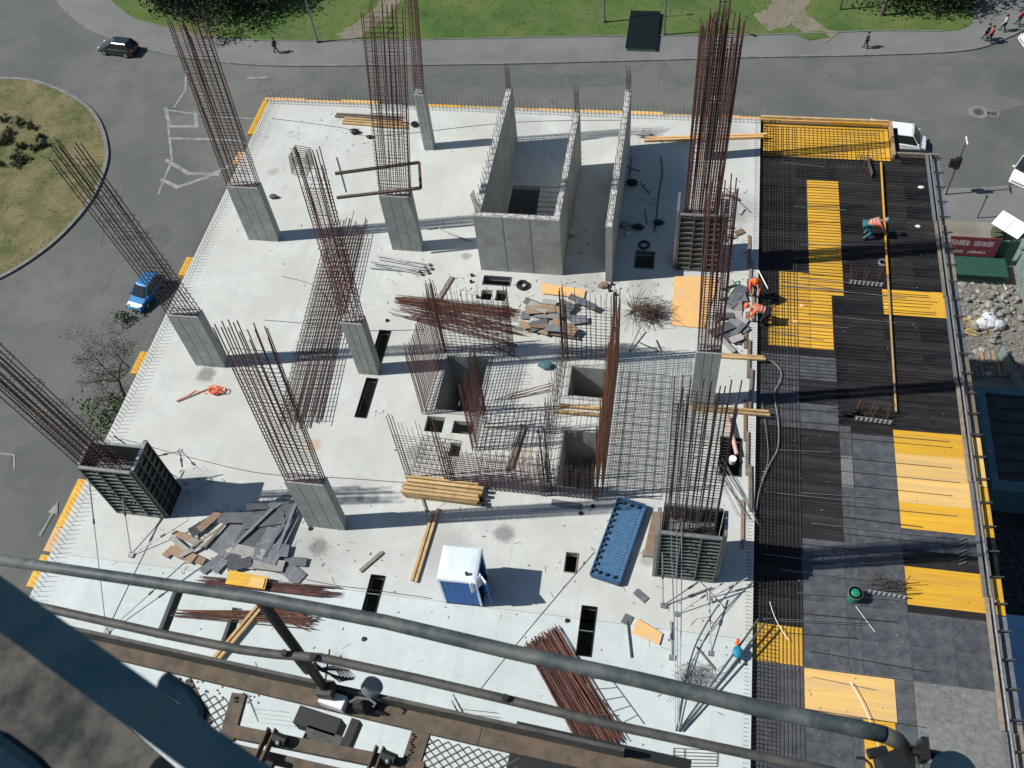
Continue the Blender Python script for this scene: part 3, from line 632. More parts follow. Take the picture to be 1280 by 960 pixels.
mat_wall('mat across the near side between the timber stack and the long shaft', (-7.8, 17.45), (-4.1, 17.45), 3.0, .17, .16, m='rust', two=True)
mat_wall('mat across the near end of the long shaft', (-4.0, 17.5), (-2.1, 17.5), 2.6, .15, .15, m='rustdark', two=True)
mat_wall('low mat across the middle of the core between both shaft groups', (-7.0, 20.3), (-4.3, 20.3), 2.2, .3, .3, m='rustdark', two=False)
# flat mats lying on the slab
def flat_mat(lb, x0, x1, y0, y1, z, sx, sy, m='rustdark', r=.009, ang=0):
    c = Vector(((x0 + x1) / 2, (y0 + y1) / 2, z)); R = Matrix.Rotation(ang, 3, 'Z')
    t = thing('flat_rebar_mat', lb, 'rebar mat', c, group='flat mats lying on the slab'); q = lambda x, y, zz: c + R @ (Vector((x, y, zz)) - c)
    n = int((x1 - x0) / sx)
    for i in range(n + 1): x = x0 + (x1 - x0) * i / n; rod(q(x, y0, z), q(x + random.uniform(-.03, .03), y1, z), r, m, t, 'bar')
    n = int((y1 - y0) / sy)
    for i in range(n + 1): y = y0 + (y1 - y0) * i / n; rod(q(x0, y, z + .02), q(x1, y + random.uniform(-.03, .03), z + .02), r, m, t, 'bar')
flat_mat('flat square grid of thin bars right of the brown edge-on mat', -1.75, .3, 17.7, 23.6, .06, .32, .36, m='rustdark')
flat_mat('flat grid of bars between the two shaft groups', -6.9, -4.4, 18.0, 20.2, .07, .26, .3, m='rust', ang=.03)
flat_mat('flat grid of bars at the near left corner of the core', -9.5, -7.9, 17.8, 19.5, .06, .2, .2, m='rust', ang=-.05)
# ------------------------------------------------------------------ formwork deck
ZD = -.22
deck = thing('formwork_deck', 'plywood formwork deck of yellow and dark sheets covered with reinforcing bars', 'formwork deck', (XJ, YN, ZD))
MB().box(XJ + .01, XR + .10, YN, 38.3, ZD - .35, ZD - .022).build('deck_support', 'timber_old', deck)
MB().box(XJ + .01, 10.2, 38.302, YF, ZD - .35, ZD - .022).build('deck_support', 'timber_old', deck)
YEL = [(3.95, 10.05, 37.85, 40.25, 'ply'), (6.05, 7.52, 32.3, 36.2, 'ply'), (6.05, 7.5, 28.85, 32.29, 'ply'), (4.75, 6.04, 28.1, 30.1, 'ply'), (4.28, 6.04, 25.8, 28.09, 'ply'), (6.05, 6.98, 25.8, 28.84, 'ply'),
       (9.13, 11.75, 28.0, 29.45, 'ply'), (9.1, 11.98, 17.7, 22.05, 'ply'), (9.1, 11.95, 14.7, 16.17, 'ply'), (3.85, 5.54, 12.0, 13.36, 'ply'), (5.55, 8.47, 10.5, 11.95, 'plypale'), (7.4, 8.4, 7.2, 10.49, 'ply'), (7.8, 8.6, 29.0 - .9, 29.0 - .9, 'ply')]
def deck_sheet(x0, x1, y0, y1, z, m, name='plywood_sheet'):
    g = .006; ubox(((x0 + x1) / 2, (y0 + y1) / 2, z - .010 + random.uniform(-.003, .003)), (x1 - x0 - g, y1 - y0 - g, .02), None, m, name, deck)
xc = [3.84, 5.54, 7.05, 7.5, 9.09, 10.55, 11.95]; y = YN
rows = []
while y < YF - .3: rows.append((y, min(y + 1.22, YF))); y += 1.22
for ya, yb in rows:
    for xa, xb in zip(xc, xc[1:]):
        if ya > 38 and xa > 9.5: continue
        cx, cy = (xa + xb) / 2, (ya + yb) / 2; r_ = random.random()
        if cy > 25: m = 'film_black' if r_ < .8 else 'film_brown'
        elif cy > 22.2: m = 'film_grey' if cx < 7.2 and r_ < .8 else ('film_brown' if cx > 7.4 else 'film_black')
        elif cy > 16.8: m = 'film_brown' if cx < 7.2 else 'film_grey'
        elif cy > 14.6: m = 'film_brown' if cx > 9 else ('film_black' if cx < 6 else 'film_grey')
        elif cy > 12: m = 'film_black' if cx < 5.5 and r_ < .5 else 'film_grey'
        else: m = 'film_pale' if cx > 8.9 else 'film_grey'
        deck_sheet(xa, xb, ya, yb, ZD, m)
for x0, x1, y0, y1, m in YEL:
    n = max(1, round((y1 - y0) / 1.22)); w = x1 - x0; nx_ = max(1, round(w / 2.44))
    for i in range(n):
        for j in range(nx_):
            if y1 > y0: deck_sheet(x0 + w * j / nx_, x0 + w * (j + 1) / nx_, y0 + (y1 - y0) * i / n, y0 + (y1 - y0) * (i + 1) / n, ZD + .026, 'plypale' if (y0 == 17.7 and i in (1, 2)) else m)
deck_sheet(7.06, 7.5, 19.2, 20.6, ZD + .026, 'film_pale'); deck_sheet(7.06, 7.5, 20.7, 22.0, ZD + .024, 'film_grey')
# bars laid on the deck
dm = thing('deck_reinforcement', 'layer of thin reinforcing bars spread over the formwork deck', 'rebar mat', (7, 24, ZD + .03))
y = 16.0
while y < 40.1:
    x1 = 11.5 if y < 38 else 9.9; x0 = XJ + .1
    if y > 23.5 or random.random() < .55:
        rod((x0, y, ZD + .045), (x1 - random.uniform(0, .5), y + random.uniform(-.05, .05), ZD + .05), .011, 'deckbar', dm)
    y += .19 if y > 24 else .3
for k in range(34):
    y = random.uniform(9, 38); x = random.uniform(4, 6); rod((x, y, ZD + .07), (x + random.uniform(2, 5), y + random.uniform(-.3, .3), ZD + .08), .012, 'galv' if k % 3 else 'deckbar', dm)
for i in range(13):
    x = XJ + .12 + i * .13; rod((x, YN + 4, ZD + .066), (x + random.uniform(-.05, .05), 40.1, ZD + .066), .010, 'deckbar', dm, 'bar')
for i in range(22):
    x = 5.6 + i * .2; rod((x, (30 if x < 6.1 else 36.8) + random.uniform(0, 1), ZD + .062), (x, 40.1 if x < 9.9 else 38, ZD + .062), .008, 'deckbar', dm, 'bar')
me = MB().box(-.01, .01, -.25, .25, 0, .30).mesh('loop', 'deckbar')
# dense band of starter loops along the joint between slab and deck
js = MB()
y = 5.0
while y < 40.2:
    js.bar((XJ - .25, y, .02), (XJ + .85, y, ZD + .11), .008, 4, caps=False)
    js.bar((XJ + .02, y, ZD + .02), (XJ + .02, y + .01, .10), .008, 4, caps=False); y += .14
js.build('joint_reinforcement', 'deckbar', dm, kind='stuff')
# edge rail: two pipes with outer planks, posts
er = thing('deck_edge_rail', 'grey pipe and plank guard along the right edge of the formwork deck', 'edge guard', (XR - .3, 24, ZD))
ya = 38.2
for k in range(8):
    yb = max(ya - 4.6, 4)
    MB().beam((11.68, ya, .02), (11.64, yb + .02, .02), .12, .10).build('rail_timber', 'timber_old' if k % 2 else 'galv', er)
    MB().bar((11.84, ya, .10), (11.82, yb + .02, .09), .05, 8).build('guard_pipe', 'galv', er)
    ya = yb
for y1_, y0_, m_ in ((38.2, 34.1, 'galv'), (34.1, 30, 'timber_old'), (30, 26, 'offcut'), (26, 22.06, 'timber_old'), (22.05, 19.8, 'plypale'), (19.8, 17.7, 'ply'), (17.69, 16.18, 'film_black'), (16.17, 14.7, 'ply'), (14.69, 11, 'offcut'), (11, 7, 'timber_old'), (7, 3, 'galv')): MB().beam((12.2, y1_ - .02, ZD - .04), (12.2, y0_ + .02, ZD - .05), .30, .05).build('outer_plank', m_, er)
for k in range(34):
    y = 38 - k; MB().beam((11.62, y, -.03), (12.42, y + .12, -.13), .05, .05).build('bracket', 'darkgrey', er)
# far and left edge boards of the slab
eb = thing('edge_formwork', 'orange and yellow edge boards with pegs along the far and left slab edges', 'edge formwork', (XL, YF, -.3))
x = XL - .3
while x < 10.0:
    L = random.uniform(1.9, 2.6); x2 = min(x + L, 10.1)
    if not (-20.6 < x < -16.5 and random.random() < .6): MB().box(x, x2 - .02, YF + .012, YF + random.uniform(.16, .26), -.25, -.04 + random.uniform(0, .05)).build('edge_board', random.choice(('plytile', 'ply', 'plypale', 'timber')), eb)
    x = x2
for (pa, pb) in (((332, 126), (308, 168)), ((240, 322), (230, 345)), ((184, 440), (174, 468)), ((110, 600), (78, 660)), ((78, 660), (62, 690)), ((60, 694), (46, 735)), ((300, 190), (292, 205))):
    a, b = W(*pa, -.1), W(*pb, -.1)
    MB().box(XL - .38, XL - .012, min(a.y, b.y), max(a.y, b.y) - .02, -.2, -.05).build('edge_board', random.choice(('plytile', 'ply', 'ply')), eb)
MB().box(XJ, 10.15, YF + .06, YF + .16, -.3, .12).build('stop_board', 'timber', eb); MB().box(10.1, 10.22, 38.0, YF + .16, -.3, .12).build('stop_board', 'timber', eb); 
MB().box(10.25, 12.3, 38.2, 38.3, -.3, .02).build('stop_board', 'timber_old', eb)
# peg bars along the slab edges
pg = MB()
y = YN
while y < YF:
    pg.bar((XL + .18, y, -.02), (XL + .18 + random.uniform(-.03, .03), y, .5), .009, 4, caps=False); pg.bar((XL + .42, y + .05, -.02), (XL + .42, y + .05, .42), .009, 4, caps=False)
    y += .2
x = XL
while x < XJ: 
    pg.bar((x, YF - .15, -.02), (x + random.uniform(-.03, .03), YF - .15, random.uniform(.45, 1.0)), .010, 4, caps=False); pg.bar((x + .05, YF - .35, -.02), (x + .05, YF - .35, .5), .009, 4, caps=False); x += .2
x = XJ
while x < 10: pg.bar((x, YF - .3, ZD), (x, YF - .3, .12), .009, 4, caps=False); x += .15
pg.build('edge_starter_bars', 'rustdark', kind='stuff', label='close row of thin starter bars sticking up along the slab edges', cat='starter bars')
# ------------------------------------------------------------------ portable cabin
t = thing('portable_cabin', 'blue portable cabin with white roof and open door casting a dark shadow', 'portable cabin', W(580, 756), .02)
cw, cd, ch = 1.30, 1.20, 2.12
for (x0, x1, y0, y1) in ((-cw / 2, cw / 2, -cd / 2, -cd / 2 + .04), (-cw / 2, cw / 2, cd / 2 - .04, cd / 2), (-cw / 2, -cw / 2 + .04, -cd / 2 + .04, cd / 2 - .04)):
    MB().box(x0, x1, y0 + .6, y1 + .6, .08, ch - .06).build('wall', 'blue', t, local=True)
MB().box(cw / 2 - .04, cw / 2, .04, .2, .08, ch - .06).build('wall', 'blue', t, local=True)
MB().box(-cw / 2 - .03, cw / 2 + .03, -.01, cd + .05, .0, .08).build('base', 'blackplastic', t, local=True)
for sx in (-1, 1):
    for sy in (0, 1): MB().box(sx * cw / 2 - .035, sx * cw / 2 + .035, sy * cd - .015, sy * cd + .055, .08, ch - .05).build('corner_post', 'whiteroof', t, local=True)
for k in range(4): MB().box(-.42 + k * .24, -.36 + k * .24, -.004, .022, .2, ch - .2).build('wall_rib', 'blue', t, local=True)
r = []
for z, q in ((ch - .14, -.04), (ch - .04, -.06), (ch + .03, -.03), (ch + .06, .06), (ch + .08, .25)): r.append([(-cw / 2 + q, .02 + q, z), (cw / 2 - q, .02 + q, z), (cw / 2 - q, cd + .02 - q, z), (-cw / 2 + q, cd + .02 - q, z)])
MB().loft(r).build('roof', 'whiteroof', t, local=True)
MB().bar((.33, .22, ch + .05), (.33, .22, ch + .22), .055, 10).build('vent_pipe', 'blackplastic', t, local=True)
dr = MB().obox((.82, .28, 1.1), (.04, .62, 1.8), RZm(.75)).build('door', 'blue', t, local=True); MB().obox((.98, .06, 1.1), (.07, .05, .2), RZm(.75)).build('handle', 'blackplastic', dr, local=True)
MB().obox((.80, .27, 2.0), (.05, .6, .18), RZm(.75)).build('door_top', 'whiteroof', t, local=True)
MB().obox((.62, .10, 1.75), (.03, .5, .75), RZm(-.7)).build('door_panel', 'whiteroof', t, local=True)
# ------------------------------------------------------------------ blue shutter
a, b = W(756, 724, .2), W(790, 628, .2); d = (b - a); Lb = d.length
t = thing('blue_shutter', 'big blue ribbed steel shutter lying flat on two blocks right of the cabin', 'formwork shutter', ((a + b) / 2)[:2] + (.05,), math.atan2(d.y, d.x))
wb = 1.1
MB().box(-Lb / 2, Lb / 2, -wb / 2, wb / 2, .1, .16).build('sheet', 'bluepanel', t, local=True)
for s in (-1, 1):
    MB().box(-Lb / 2, Lb / 2, s * wb / 2 - .025, s * wb / 2 + .025, .05, .25).build('side_rail', 'bluerail', t, local=True)
    for k in (range(12) if s > 0 else ()): MB().box(-Lb / 2 + .2 + k * (Lb - .4) / 11 - .04, -Lb / 2 + .2 + k * (Lb - .4) / 11 + .06, s * (wb / 2 - .09) - .05, s * (wb / 2 - .09) + .05, .161, .27).build('stacking_lug', 'navy', t, local=True)
    MB().box(s * Lb / 2 - .05, s * Lb / 2 + .05, -wb / 2 + .041, wb / 2 - .041, .05, .25).build('end_rail', 'bluerail', t, local=True)
    for k in (-.28, 0, .28): MB().box(s * (Lb / 2 - .16) - .05, s * (Lb / 2 - .16) + .05, k - .04, k + .04, .161, .29).build('end_lug', 'navy', t, local=True)
for k in range(24):
    x = -Lb / 2 + .28 + k * (Lb - .56) / 23; MB().box(x - .018, x + .018, -wb / 2 + .16, wb / 2 - .16, .161, .20).build('rib', 'bluepanel', t, local=True)
t = thing('grey_board', 'flat brown grey board lying between the blue shutter and the near formwork', 'board', W(812, 668, .04))
MB().prism([W(*p)[:2] for p in ((804, 694), (816, 640), (829, 641), (822, 696))], .01, .06).build('sheet', 'offcut_b', t)
MB().prism([W(*p)[:2] for p in ((802, 696), (804, 689), (823, 690), (821, 698))], .061, .11).build('edge_strip', 'timber_old', t)
# ------------------------------------------------------------------ timber
def timber_stack(lb, pts, n, lay, m, sec=(.10, .09), grp=None, nm='timber_beam', jit=.03):
    a, b, w = pts; a = W(*a); b = W(*b); d = (b - a).normalized(); nn = Vector((-d.y, d.x, 0))
    t = thing(nm + '_stack' if n * lay > 2 else nm + '_pair', lb, 'timber', a.lerp(b, .5), group=grp)
    for l in range(lay):
        for i in range(n):
            o = nn * (i - (n - 1) / 2) * w + Vector((0, 0, sec[1] / 2 + .03 + l * (sec[1] + .01))); e = random.uniform(-.12, .12); f = nn * random.uniform(-jit, jit)
            MB().beam(a + o + d * e, b + o + f + d * random.uniform(-.15, .15), sec[0], sec[1]).build(nm, m, t)
            if sec[1] > .12:
                pass
    return t
ts = timber_stack('stack of pale yellow formwork beams lying in front of the core mats', ((507, 611), (600, 622), .17), 5, 3, 'timber', (.12, .14))
e0, e1 = W(598, 612), W(605, 634)
for k in range(4): MB().obox((e0.lerp(e1, k / 3) + Vector((0, 0, .1 + .1 * (k % 2))))[:], (.12, .10, .14)).build('end_cap', 'blackplastic', ts)
timber_stack('two long timbers left of the cabin pointing away from the camera', ((517, 730), (545, 640), .16), 2, 1, 'timber')
timber_stack('two long yellow timbers over a dark slot under the foreground rail', ((266, 832), (333, 752), .17), 2, 1, 'timber', (.11, .16))
timber_stack('two crossing planks lying on the flat mat in front of the left shaft', ((636, 588), (655, 530), .14), 2, 1, 'timber_old')
timber_stack('pair of orange timbers bridging from the slab to the yellow deck strip', ((806, 176), (956, 171), .16), 2, 1, 'plytile', (.12, .12))
timber_stack('short boards behind the third row column near the far edge', ((430, 152), (512, 158), .20), 3, 1, 'timber')
timber_stack('dark board pair beside the short pale boards near the far edge', ((418, 145), (505, 149), .2), 2, 1, 'timber_old')
timber_stack('pair of pale timbers laid across the upper right shaft opening', ((699, 512), (760, 517), .30), 2, 1, 'timber', (.14, .12))
timber_stack('timber pair crossing the joint between slab and deck behind the yellow sheets', ((890, 445), (958, 450), .12), 2, 1, 'timber', (.10, .10))
timber_stack('timber pair crossing the joint beside the pink tube', ((862, 510), (960, 518), .13), 2, 1, 'timber', (.10, .10))
for (a, b, lb, m, w) in (((478, 690), (450, 714), 'single grey plank lying left of the cabin timbers', 'timber_old', .14), ((565, 346), (548, 374), 'single grey plank behind the lying rust bars', 'timber_old', .2), ((520, 600), (533, 640), 'short dark batten behind the two long timbers', 'timber_old', .08),
                         ((686, 790), (712, 828), 'grey plank on the far end of the near rust bundle', 'offcut', .12), ((784, 776), (789, 822), 'thin dark steel tube right of the pale boards', 'darkgrey', .05), ((870, 808), (893, 836), 'thin pale stick near the wire heap by the rail', 'timber_old', .04)):
    p, q = W(*a, .05), W(*b, .05); MB().beam(p, q, w, .06).build('plank', m, label=lb, cat='plank')
# boards and props lying along the joint line
t = thing('joint_planks', 'run of narrow brown boards lying along the joint beside the workers', 'planks', W(938, 480))
for k in range(10):
    y0 = 32 - k * 1.55; x = 3.35 + (k % 3) * .12; MB().beam((x, y0, .05 + .02 * (k % 3)), (x + random.uniform(-.1, .1), y0 - 2.0, .05 + .02 * (k % 3)), .12, .05).build('plank', 'timber_old' if k % 3 else 'offcut_b', t)
# pale orange board and other sheets -----------------------------------------
def flat_sheet(px, z, th, m, lb, name='plywood_sheet', cat='plywood', group=None):
    q = [W(*p) for p in px]; return MB().prism([v[:2] for v in q], z, z + th).build(name, m, label=lb, cat=cat, group=group)
flat_sheet(((843, 346), (899, 347), (880, 411), (838, 407)), .02, .03, 'plytile', 'large pale orange board lying in front of the tall far formwork')
flat_sheet(((797, 774), (828, 793), (824, 807), (790, 792)), .05, .03, 'plytile', 'pale orange board offcut lying below the near formwork')
flat_sheet(((782, 767), (792, 772), (786, 783), (776, 778)), .02, .03, 'offcut', 'small grey sheet touching the pale orange offcut')
flat_sheet(((797, 736), (811, 748), (805, 754), (791, 742)), .02, .03, 'offcut', 'small grey sheet right below the blue shutter')
flat_sheet(((290, 717), (338, 726), (334, 741), (285, 734)), .30, .03, 'ply', 'yellow plywood sheet on the rust bars left of the foreground strut')
flat_sheet(((318, 726), (335, 728), (332, 740), (314, 737)), .345, .02, 'plypale', 'small pale square sheet with a dark hole on the yellow sheet')
# plywood offcut heaps --------------------------------------------------------
ORD = ['leftmost', 'second', 'third', 'fourth', 'fifth', 'sixth', 'seventh', 'eighth', 'ninth', 'tenth', 'eleventh', 'twelfth', 'thirteenth', 'fourteenth', 'fifteenth', 'sixteenth', 'seventeenth', 'eighteenth', 'nineteenth', 'twentieth', 'rightmost but three', 'rightmost but two', 'rightmost but one', 'rightmost']
TONE = {'offcut': 'grey', 'offcut_w': 'pale', 'offcut_b': 'brown', 'timber_old': 'weathered'}
def heap(what, where, group, items):
    for i, (px, py, w, l, a, z, m, tilt) in enumerate(sorted(items)):
        c = W(px, py, z); R = Matrix.Rotation(a, 3, 'Z') @ Matrix.Rotation(tilt, 3, 'X') @ Matrix.Rotation(random.uniform(-.1, .1), 3, 'Y')
        n_ = ('leftmost' if i == 0 else 'rightmost' if i == len(items) - 1 else ORD[i] + ' from the left')
        shp = 'narrow' if w < .26 else ('large' if w * l > 1.5 else 'small')
        ubox(c + Vector((0, 0, .03 + abs(math.sin(tilt)) * w / 2)), (l, w, .022), R, m, 'plywood_offcut', label='%s %s %s, %s %s' % (shp, TONE[m], what, n_, where), cat='plywood offcut', group=group)
it = [(318, 672, 1.22, 2.4, 1.35, .12, 'offcut', .04), (345, 672, 1.0, 2.2, 1.45, .14, 'offcut', .03), (292, 668, 1.0, 1.9, 1.2, .06, 'offcut', -.04), (330, 650, .6, 1.6, .3, .22, 'offcut', .1), (300, 648, .5, 1.7, .1, .15, 'offcut', -.12),
      (352, 640, .5, 1.2, .5, .2, 'offcut', .15), (325, 703, .6, 1.5, .05, .1, 'offcut_w', .05), (368, 702, .35, 1.0, .02, .05, 'offcut', 0), (368, 718, .55, .8, -.5, .03, 'offcut', 0), (300, 706, .4, .9, .4, .18, 'offcut', .2),
      (280, 703, .3, 1.0, 1.1, .06, 'offcut', .1), (265, 706, .3, .9, .9, .05, 'offcut', .2), (340, 688, .5, 1.3, .1, .2, 'offcut', .05), (310, 690, .4, 1.4, -.1, .2, 'offcut_w', .1), (336, 706, .45, 1.2, 0, .16, 'offcut_w', .02),
      (360, 655, .12, 2.2, 1.5, .25, 'offcut', 0), (349, 664, .1, 2.3, 1.35, .25, 'offcut', 0), (316, 660, .12, 2.1, 1.0, .3, 'offcut', 0), (296, 690, .5, .7, .6, .1, 'offcut_w', .1), (355, 625, .3, 1.2, .8, .3, 'offcut', .3), (330, 633, .3, 1.3, .2, .3, 'offcut', .2)]
heap('offcut', 'in the large grey heap', 'plywood offcuts of the large grey heap', it)
it = [(252, 660, .4, .9, .8, .1, 'offcut', .3), (262, 652, .3, 1.0, 1.0, .15, 'offcut_b', .2), (240, 676, .25, 1.2, -.3, .1, 'offcut_w', .1), (232, 671, .2, 1.1, -.2, .12, 'offcut_b', .1), (222, 690, .4, .6, -.4, .08, 'offcut_b', .05), (236, 696, .4, .6, -.4, .08, 'offcut_b', .05),
      (248, 700, .3, .6, -.3, .05, 'offcut_b', .1), (270, 668, .12, 1.3, 1.2, .2, 'timber_old', 0), (258, 672, .1, 1.4, .9, .2, 'timber_old', 0), (224, 680, .2, 1.0, -.5, .14, 'offcut_w', .1), (212, 690, .3, .5, 1.1, .06, 'offcut_b', 0), (244, 686, .15, 1.2, .7, .16, 'offcut_w', .1)]
heap('board piece', 'in the small brown heap', 'board pieces of the small brown heap', it)
it = [(random.uniform(664, 732), random.uniform(378, 414), random.uniform(.2, .5), random.uniform(.6, 1.5), random.uniform(-.5, .5), random.uniform(.03, .3), random.choice(('offcut', 'offcut', 'offcut_b', 'offcut_w')), random.uniform(-.3, .3)) for k in range(24)]
heap('scrap board', 'in the heap behind the shafts', 'scrap boards behind the right shafts', it)
it = [(672, 382, .35, 1.3, -.3, .1, 'offcut', .05), (690, 418, .10, 2.4, -.12, .12, 'offcut_b', 0), (682, 412, .10, 2.2, -.1, .1, 'offcut_b', 0)]
heap('long strip', 'at the near side of the scrap heap', 'scrap strips at the near side of the scrap heap', it)
it = [(random.uniform(898, 925), random.uniform(355, 432), random.uniform(.2, .5), random.uniform(.5, 1.1), random.uniform(-1, 1.4), random.uniform(.03, .2), random.choice(('offcut', 'offcut_w', 'offcut')), random.uniform(-.2, .2)) for k in range(18)]
heap('scrap sheet', 'beside the workers', 'scrap sheets beside the workers', it)
it = [(random.uniform(905, 930), random.uniform(245, 312), random.uniform(.1, .3), random.uniform(.3, .8), random.uniform(-1, 1.4), .04, random.choice(('offcut', 'offcut_w', 'offcut_b')), 0) for k in range(10)]
heap('offcut', 'right of the tall far cage', 'small offcuts right of the tall far cage', it)
# orange tinted boards at the core
flat_sheet(((676, 355), (732, 364), (730, 374), (678, 368)), .05, .04, 'plytile', 'pale orange board behind the scrap heap')
# ------------------------------------------------------------------ lying bars
def bundle(lb, a, b, w, n, m='rust', z=.05, jit=.2, jl=.5, r=.014, mix=None, group=None, h=.12):
    a = W(*a); b = W(*b); d = (b - a).normalized(); nn = Vector((-d.y, d.x, 0)); t = thing('rebar_bundle', lb, 'rebar bundle', a.lerp(b, .5), group=group)
    for i in range(n):
        o = nn * random.uniform(-w / 2, w / 2); o2 = o + nn * random.uniform(-jit, jit); zz = z + random.uniform(0, h)
        rod(a + o + d * random.uniform(-jl, jl) + Vector((0, 0, zz)), b + o2 + d * random.uniform(-jl, jl) + Vector((0, 0, zz + random.uniform(-.02, .02))), r, random.choice(mix) if mix else m, t)
    return t
bundle('thick rust bundle lying behind the left shaft opening', (503, 376), (640, 392), .5, 40, jit=.2, jl=.4, mix=('rust', 'rustorange', 'rust'))
bundle('loose spread of rust bars lying in front of the thick rust bundle', (508, 388), (640, 415), 1.0, 40, jit=.5, jl=.8, r=.012)
bundle('wide rust bundle under both foreground rails', (678, 800), (757, 936), 1.35, 120, jit=.15, jl=.25, mix=('rust', 'rustorange', 'rust'), r=.016)
bundle('rust bundle lying behind the upper foreground rail beside the yellow sheet', (262, 728), (410, 742), .32, 34, jit=.12, jl=.6)
bundle('thin rust bundle lying under the upper foreground rail', (232, 768), (388, 776), .3, 30, jit=.25, jl=.6, mix=('rust', 'rustdark', 'rustorange'))
bundle('short brown bundle lying behind the black diagonal strut', (340, 762), (384, 780), .5, 34, jit=.1, jl=.3, mix=('rust', 'rustorange'))
bundle('two loose rust bars on the flat mat between the shafts', (625, 500), (690, 485), .25, 5, jit=.3, m='rustorange')
bundle('pale thin rods lying beside the deck joint near the near formwork', (897, 582), (935, 650), .6, 9, jit=.3, jl=.6, m='galv', r=.010)
bundle('thin bars lying left of the tall far cage at the far edge', (805, 172), (825, 174), .3, 12, jit=.2, m='rustdark')
tt = thing('tie_wires', 'dark tie wires and stirrups along the near rail end', 'tie wire', W(720, 870))
for f in (.3, .75):
    p = W(678, 800).lerp(W(757, 936), f); rod(p + Vector((-.8, -.1, .2)), p + Vector((.8, .25, .2)), .02, 'rustdark', tt, 'tie')
# lying cage
a, b = W(435, 288), W(376, 532); t = thing('lying_rebar_cage', 'long prefabricated cage of dark bars lying on the slab under the middle column cage', 'rebar cage', a.lerp(b, .5))
d = (b - a).normalized(); nn = Vector((-d.y, d.x, 0))
for lay in (0, 1):
    for i in range(13):
        o = nn * (i - 6) * .135; e = random.uniform(-.6, .3) if i % 2 else random.uniform(-.2, .9); e2 = random.uniform(-.3, .3)
        rod(a + o + d * -e + Vector((0, 0, .06 + .45 * lay)), b + o + d * e2 + nn * random.uniform(-.06, .06) + Vector((0, 0, .06 + .45 * lay)), .017, random.choice(('rust', 'rustdark')), t)
tb = MB(); c8 = [(-.85, .03), (.85, .03), (.85, .53), (-.85, .53)]
for i in range(4): p, q = c8[i], c8[(i + 1) % 4]; tb.bar((0, p[0], p[1]), (0, q[0], q[1]), .010, 4, caps=False)
me = tb.mesh('tie', 'rustdark'); L = (b - a).length; k = .4
while k < L: inst('tie', me, Matrix.Translation(a + d * k) @ Matrix.Rotation(math.atan2(d.y, d.x) + random.uniform(-.04, .04), 4, 'Z'), t); k += random.choice((.2, .22, .3))
# bundle of props lying by the third row column
t = thing('prop_bundle', 'loose bundle of grey steel props lying near the third row column', 'props', W(500, 330))
for (p, q) in (((470, 318), (532, 334)), ((462, 326), (536, 341)), ((468, 331), (528, 343)), ((474, 324), (540, 336)), ((463, 335), (525, 340)), ((472, 320), (538, 331)), ((467, 329), (534, 338))):
    a, b = W(*p, .08), W(*q, .06); MB().bar(a, b, .032, 7).build('prop', 'galv', t)
    MB().bar(b - (b - a).normalized() * .05, b + (b - a).normalized() * .02, .08, 6).build('prop_foot', 'darkgrey', t)
# rust frame round the third row cage
t = thing('rusty_frame', 'rusty U shaped steel frame hung round the third row cage', 'steel frame', W(470, 225, 3.9))
P3 = [W(419, 217, 3.9), W(524, 203, 4.1), W(526, 235, 3.95), W(421, 247, 3.9)]
for a, b in ((0, 1), (1, 2), (2, 3)): MB().beam(P3[a], P3[b], .12, .10).build('frame_member', 'rust' if a == 1 else 'brownsteel', t)
# wire tangle
t = thing('tie_wire_tangle', 'brown bushy tangle of tie wire standing left of the orange board', 'wire tangle', W(812, 392))
mb = MB(); c0 = W(812, 395)
for k in range(260):
    p = c0 + Vector((random.gauss(0, .38), random.gauss(0, .3), random.uniform(.05, .6))); dd = Vector((random.gauss(0, 1), random.gauss(0, .7), random.gauss(0, .5))).normalized() * random.uniform(.2, .45)
    mb.bar(p - dd, p + dd, .009, 3, caps=False)
mb.build('wires', 'shred', t, kind='stuff')
mb = MB(); c1 = W(793, 388)
for k in range(60): dd = Vector((random.gauss(0, .5), random.gauss(0, .6), random.uniform(.1, .5))); mb.bar(c1, c1 + dd, .008, 3, caps=False)
mb.build('broom_wires', 'shred', t, kind='stuff'); 
MB().bar(W(786, 440, .05), W(800, 410, .3), .03, 6).build('handle', 'timber_old', t)
for p, q, lb in (((797, 427), (824, 439), 'dark bar lying in front of the wire tangle'), ((820, 425), (826, 438), 'short dark bar crossing the bar by the wire tangle')): MB().bar(W(*p, .05), W(*q, .05), .025, 6).build('steel_bar', 'rustdark', label=lb, cat='steel bar')
# wire heap near the rail
t = thing('wire_heap', 'loose heap of grey tie wire on the fresh strip near the deck', 'wire heap', W(870, 850)); mb = MB(); c0 = W(870, 850)
for k in range(160):
    p = c0 + Vector((random.gauss(0, .35), random.gauss(0, .3), random.uniform(.02, .12))); dd = Vector((random.gauss(0, 1), random.gauss(0, 1), random.gauss(0, .2))).normalized() * random.uniform(.08, .25)
    mb.bar(p - dd, p + dd, .007, 3, caps=False)
mb.build('wires', 'offcut', t, kind='stuff')
# bent hooks (starter bars) sticking from the fresh strip
def hooks(lb, px, n, m='rustdark'):
    t = thing('bent_bars', lb, 'bent bars', W(*px))
    c = W(*px)
    for k in range(n):
        p = c + Vector(((k % 4) * .12, -(k // 4) * .22 - (k % 4) * .14, .02)); MB().tube([p + Vector((-.35, .45, .02)), p, p + Vector((.08, -.02, .03)), p + Vector((1.3, .02, .05))], .009, 4).build('bent_bar', m, t)
hooks('cluster of bent dark bars on the fresh strip between both rail posts', (575, 886), 8)
hooks('cluster of bent grey bars under the rail left of the lamp', (325, 845), 5, 'galv')
hooks('cluster of bent dark bars seen through the platform frame', (315, 885), 4, 'galv')
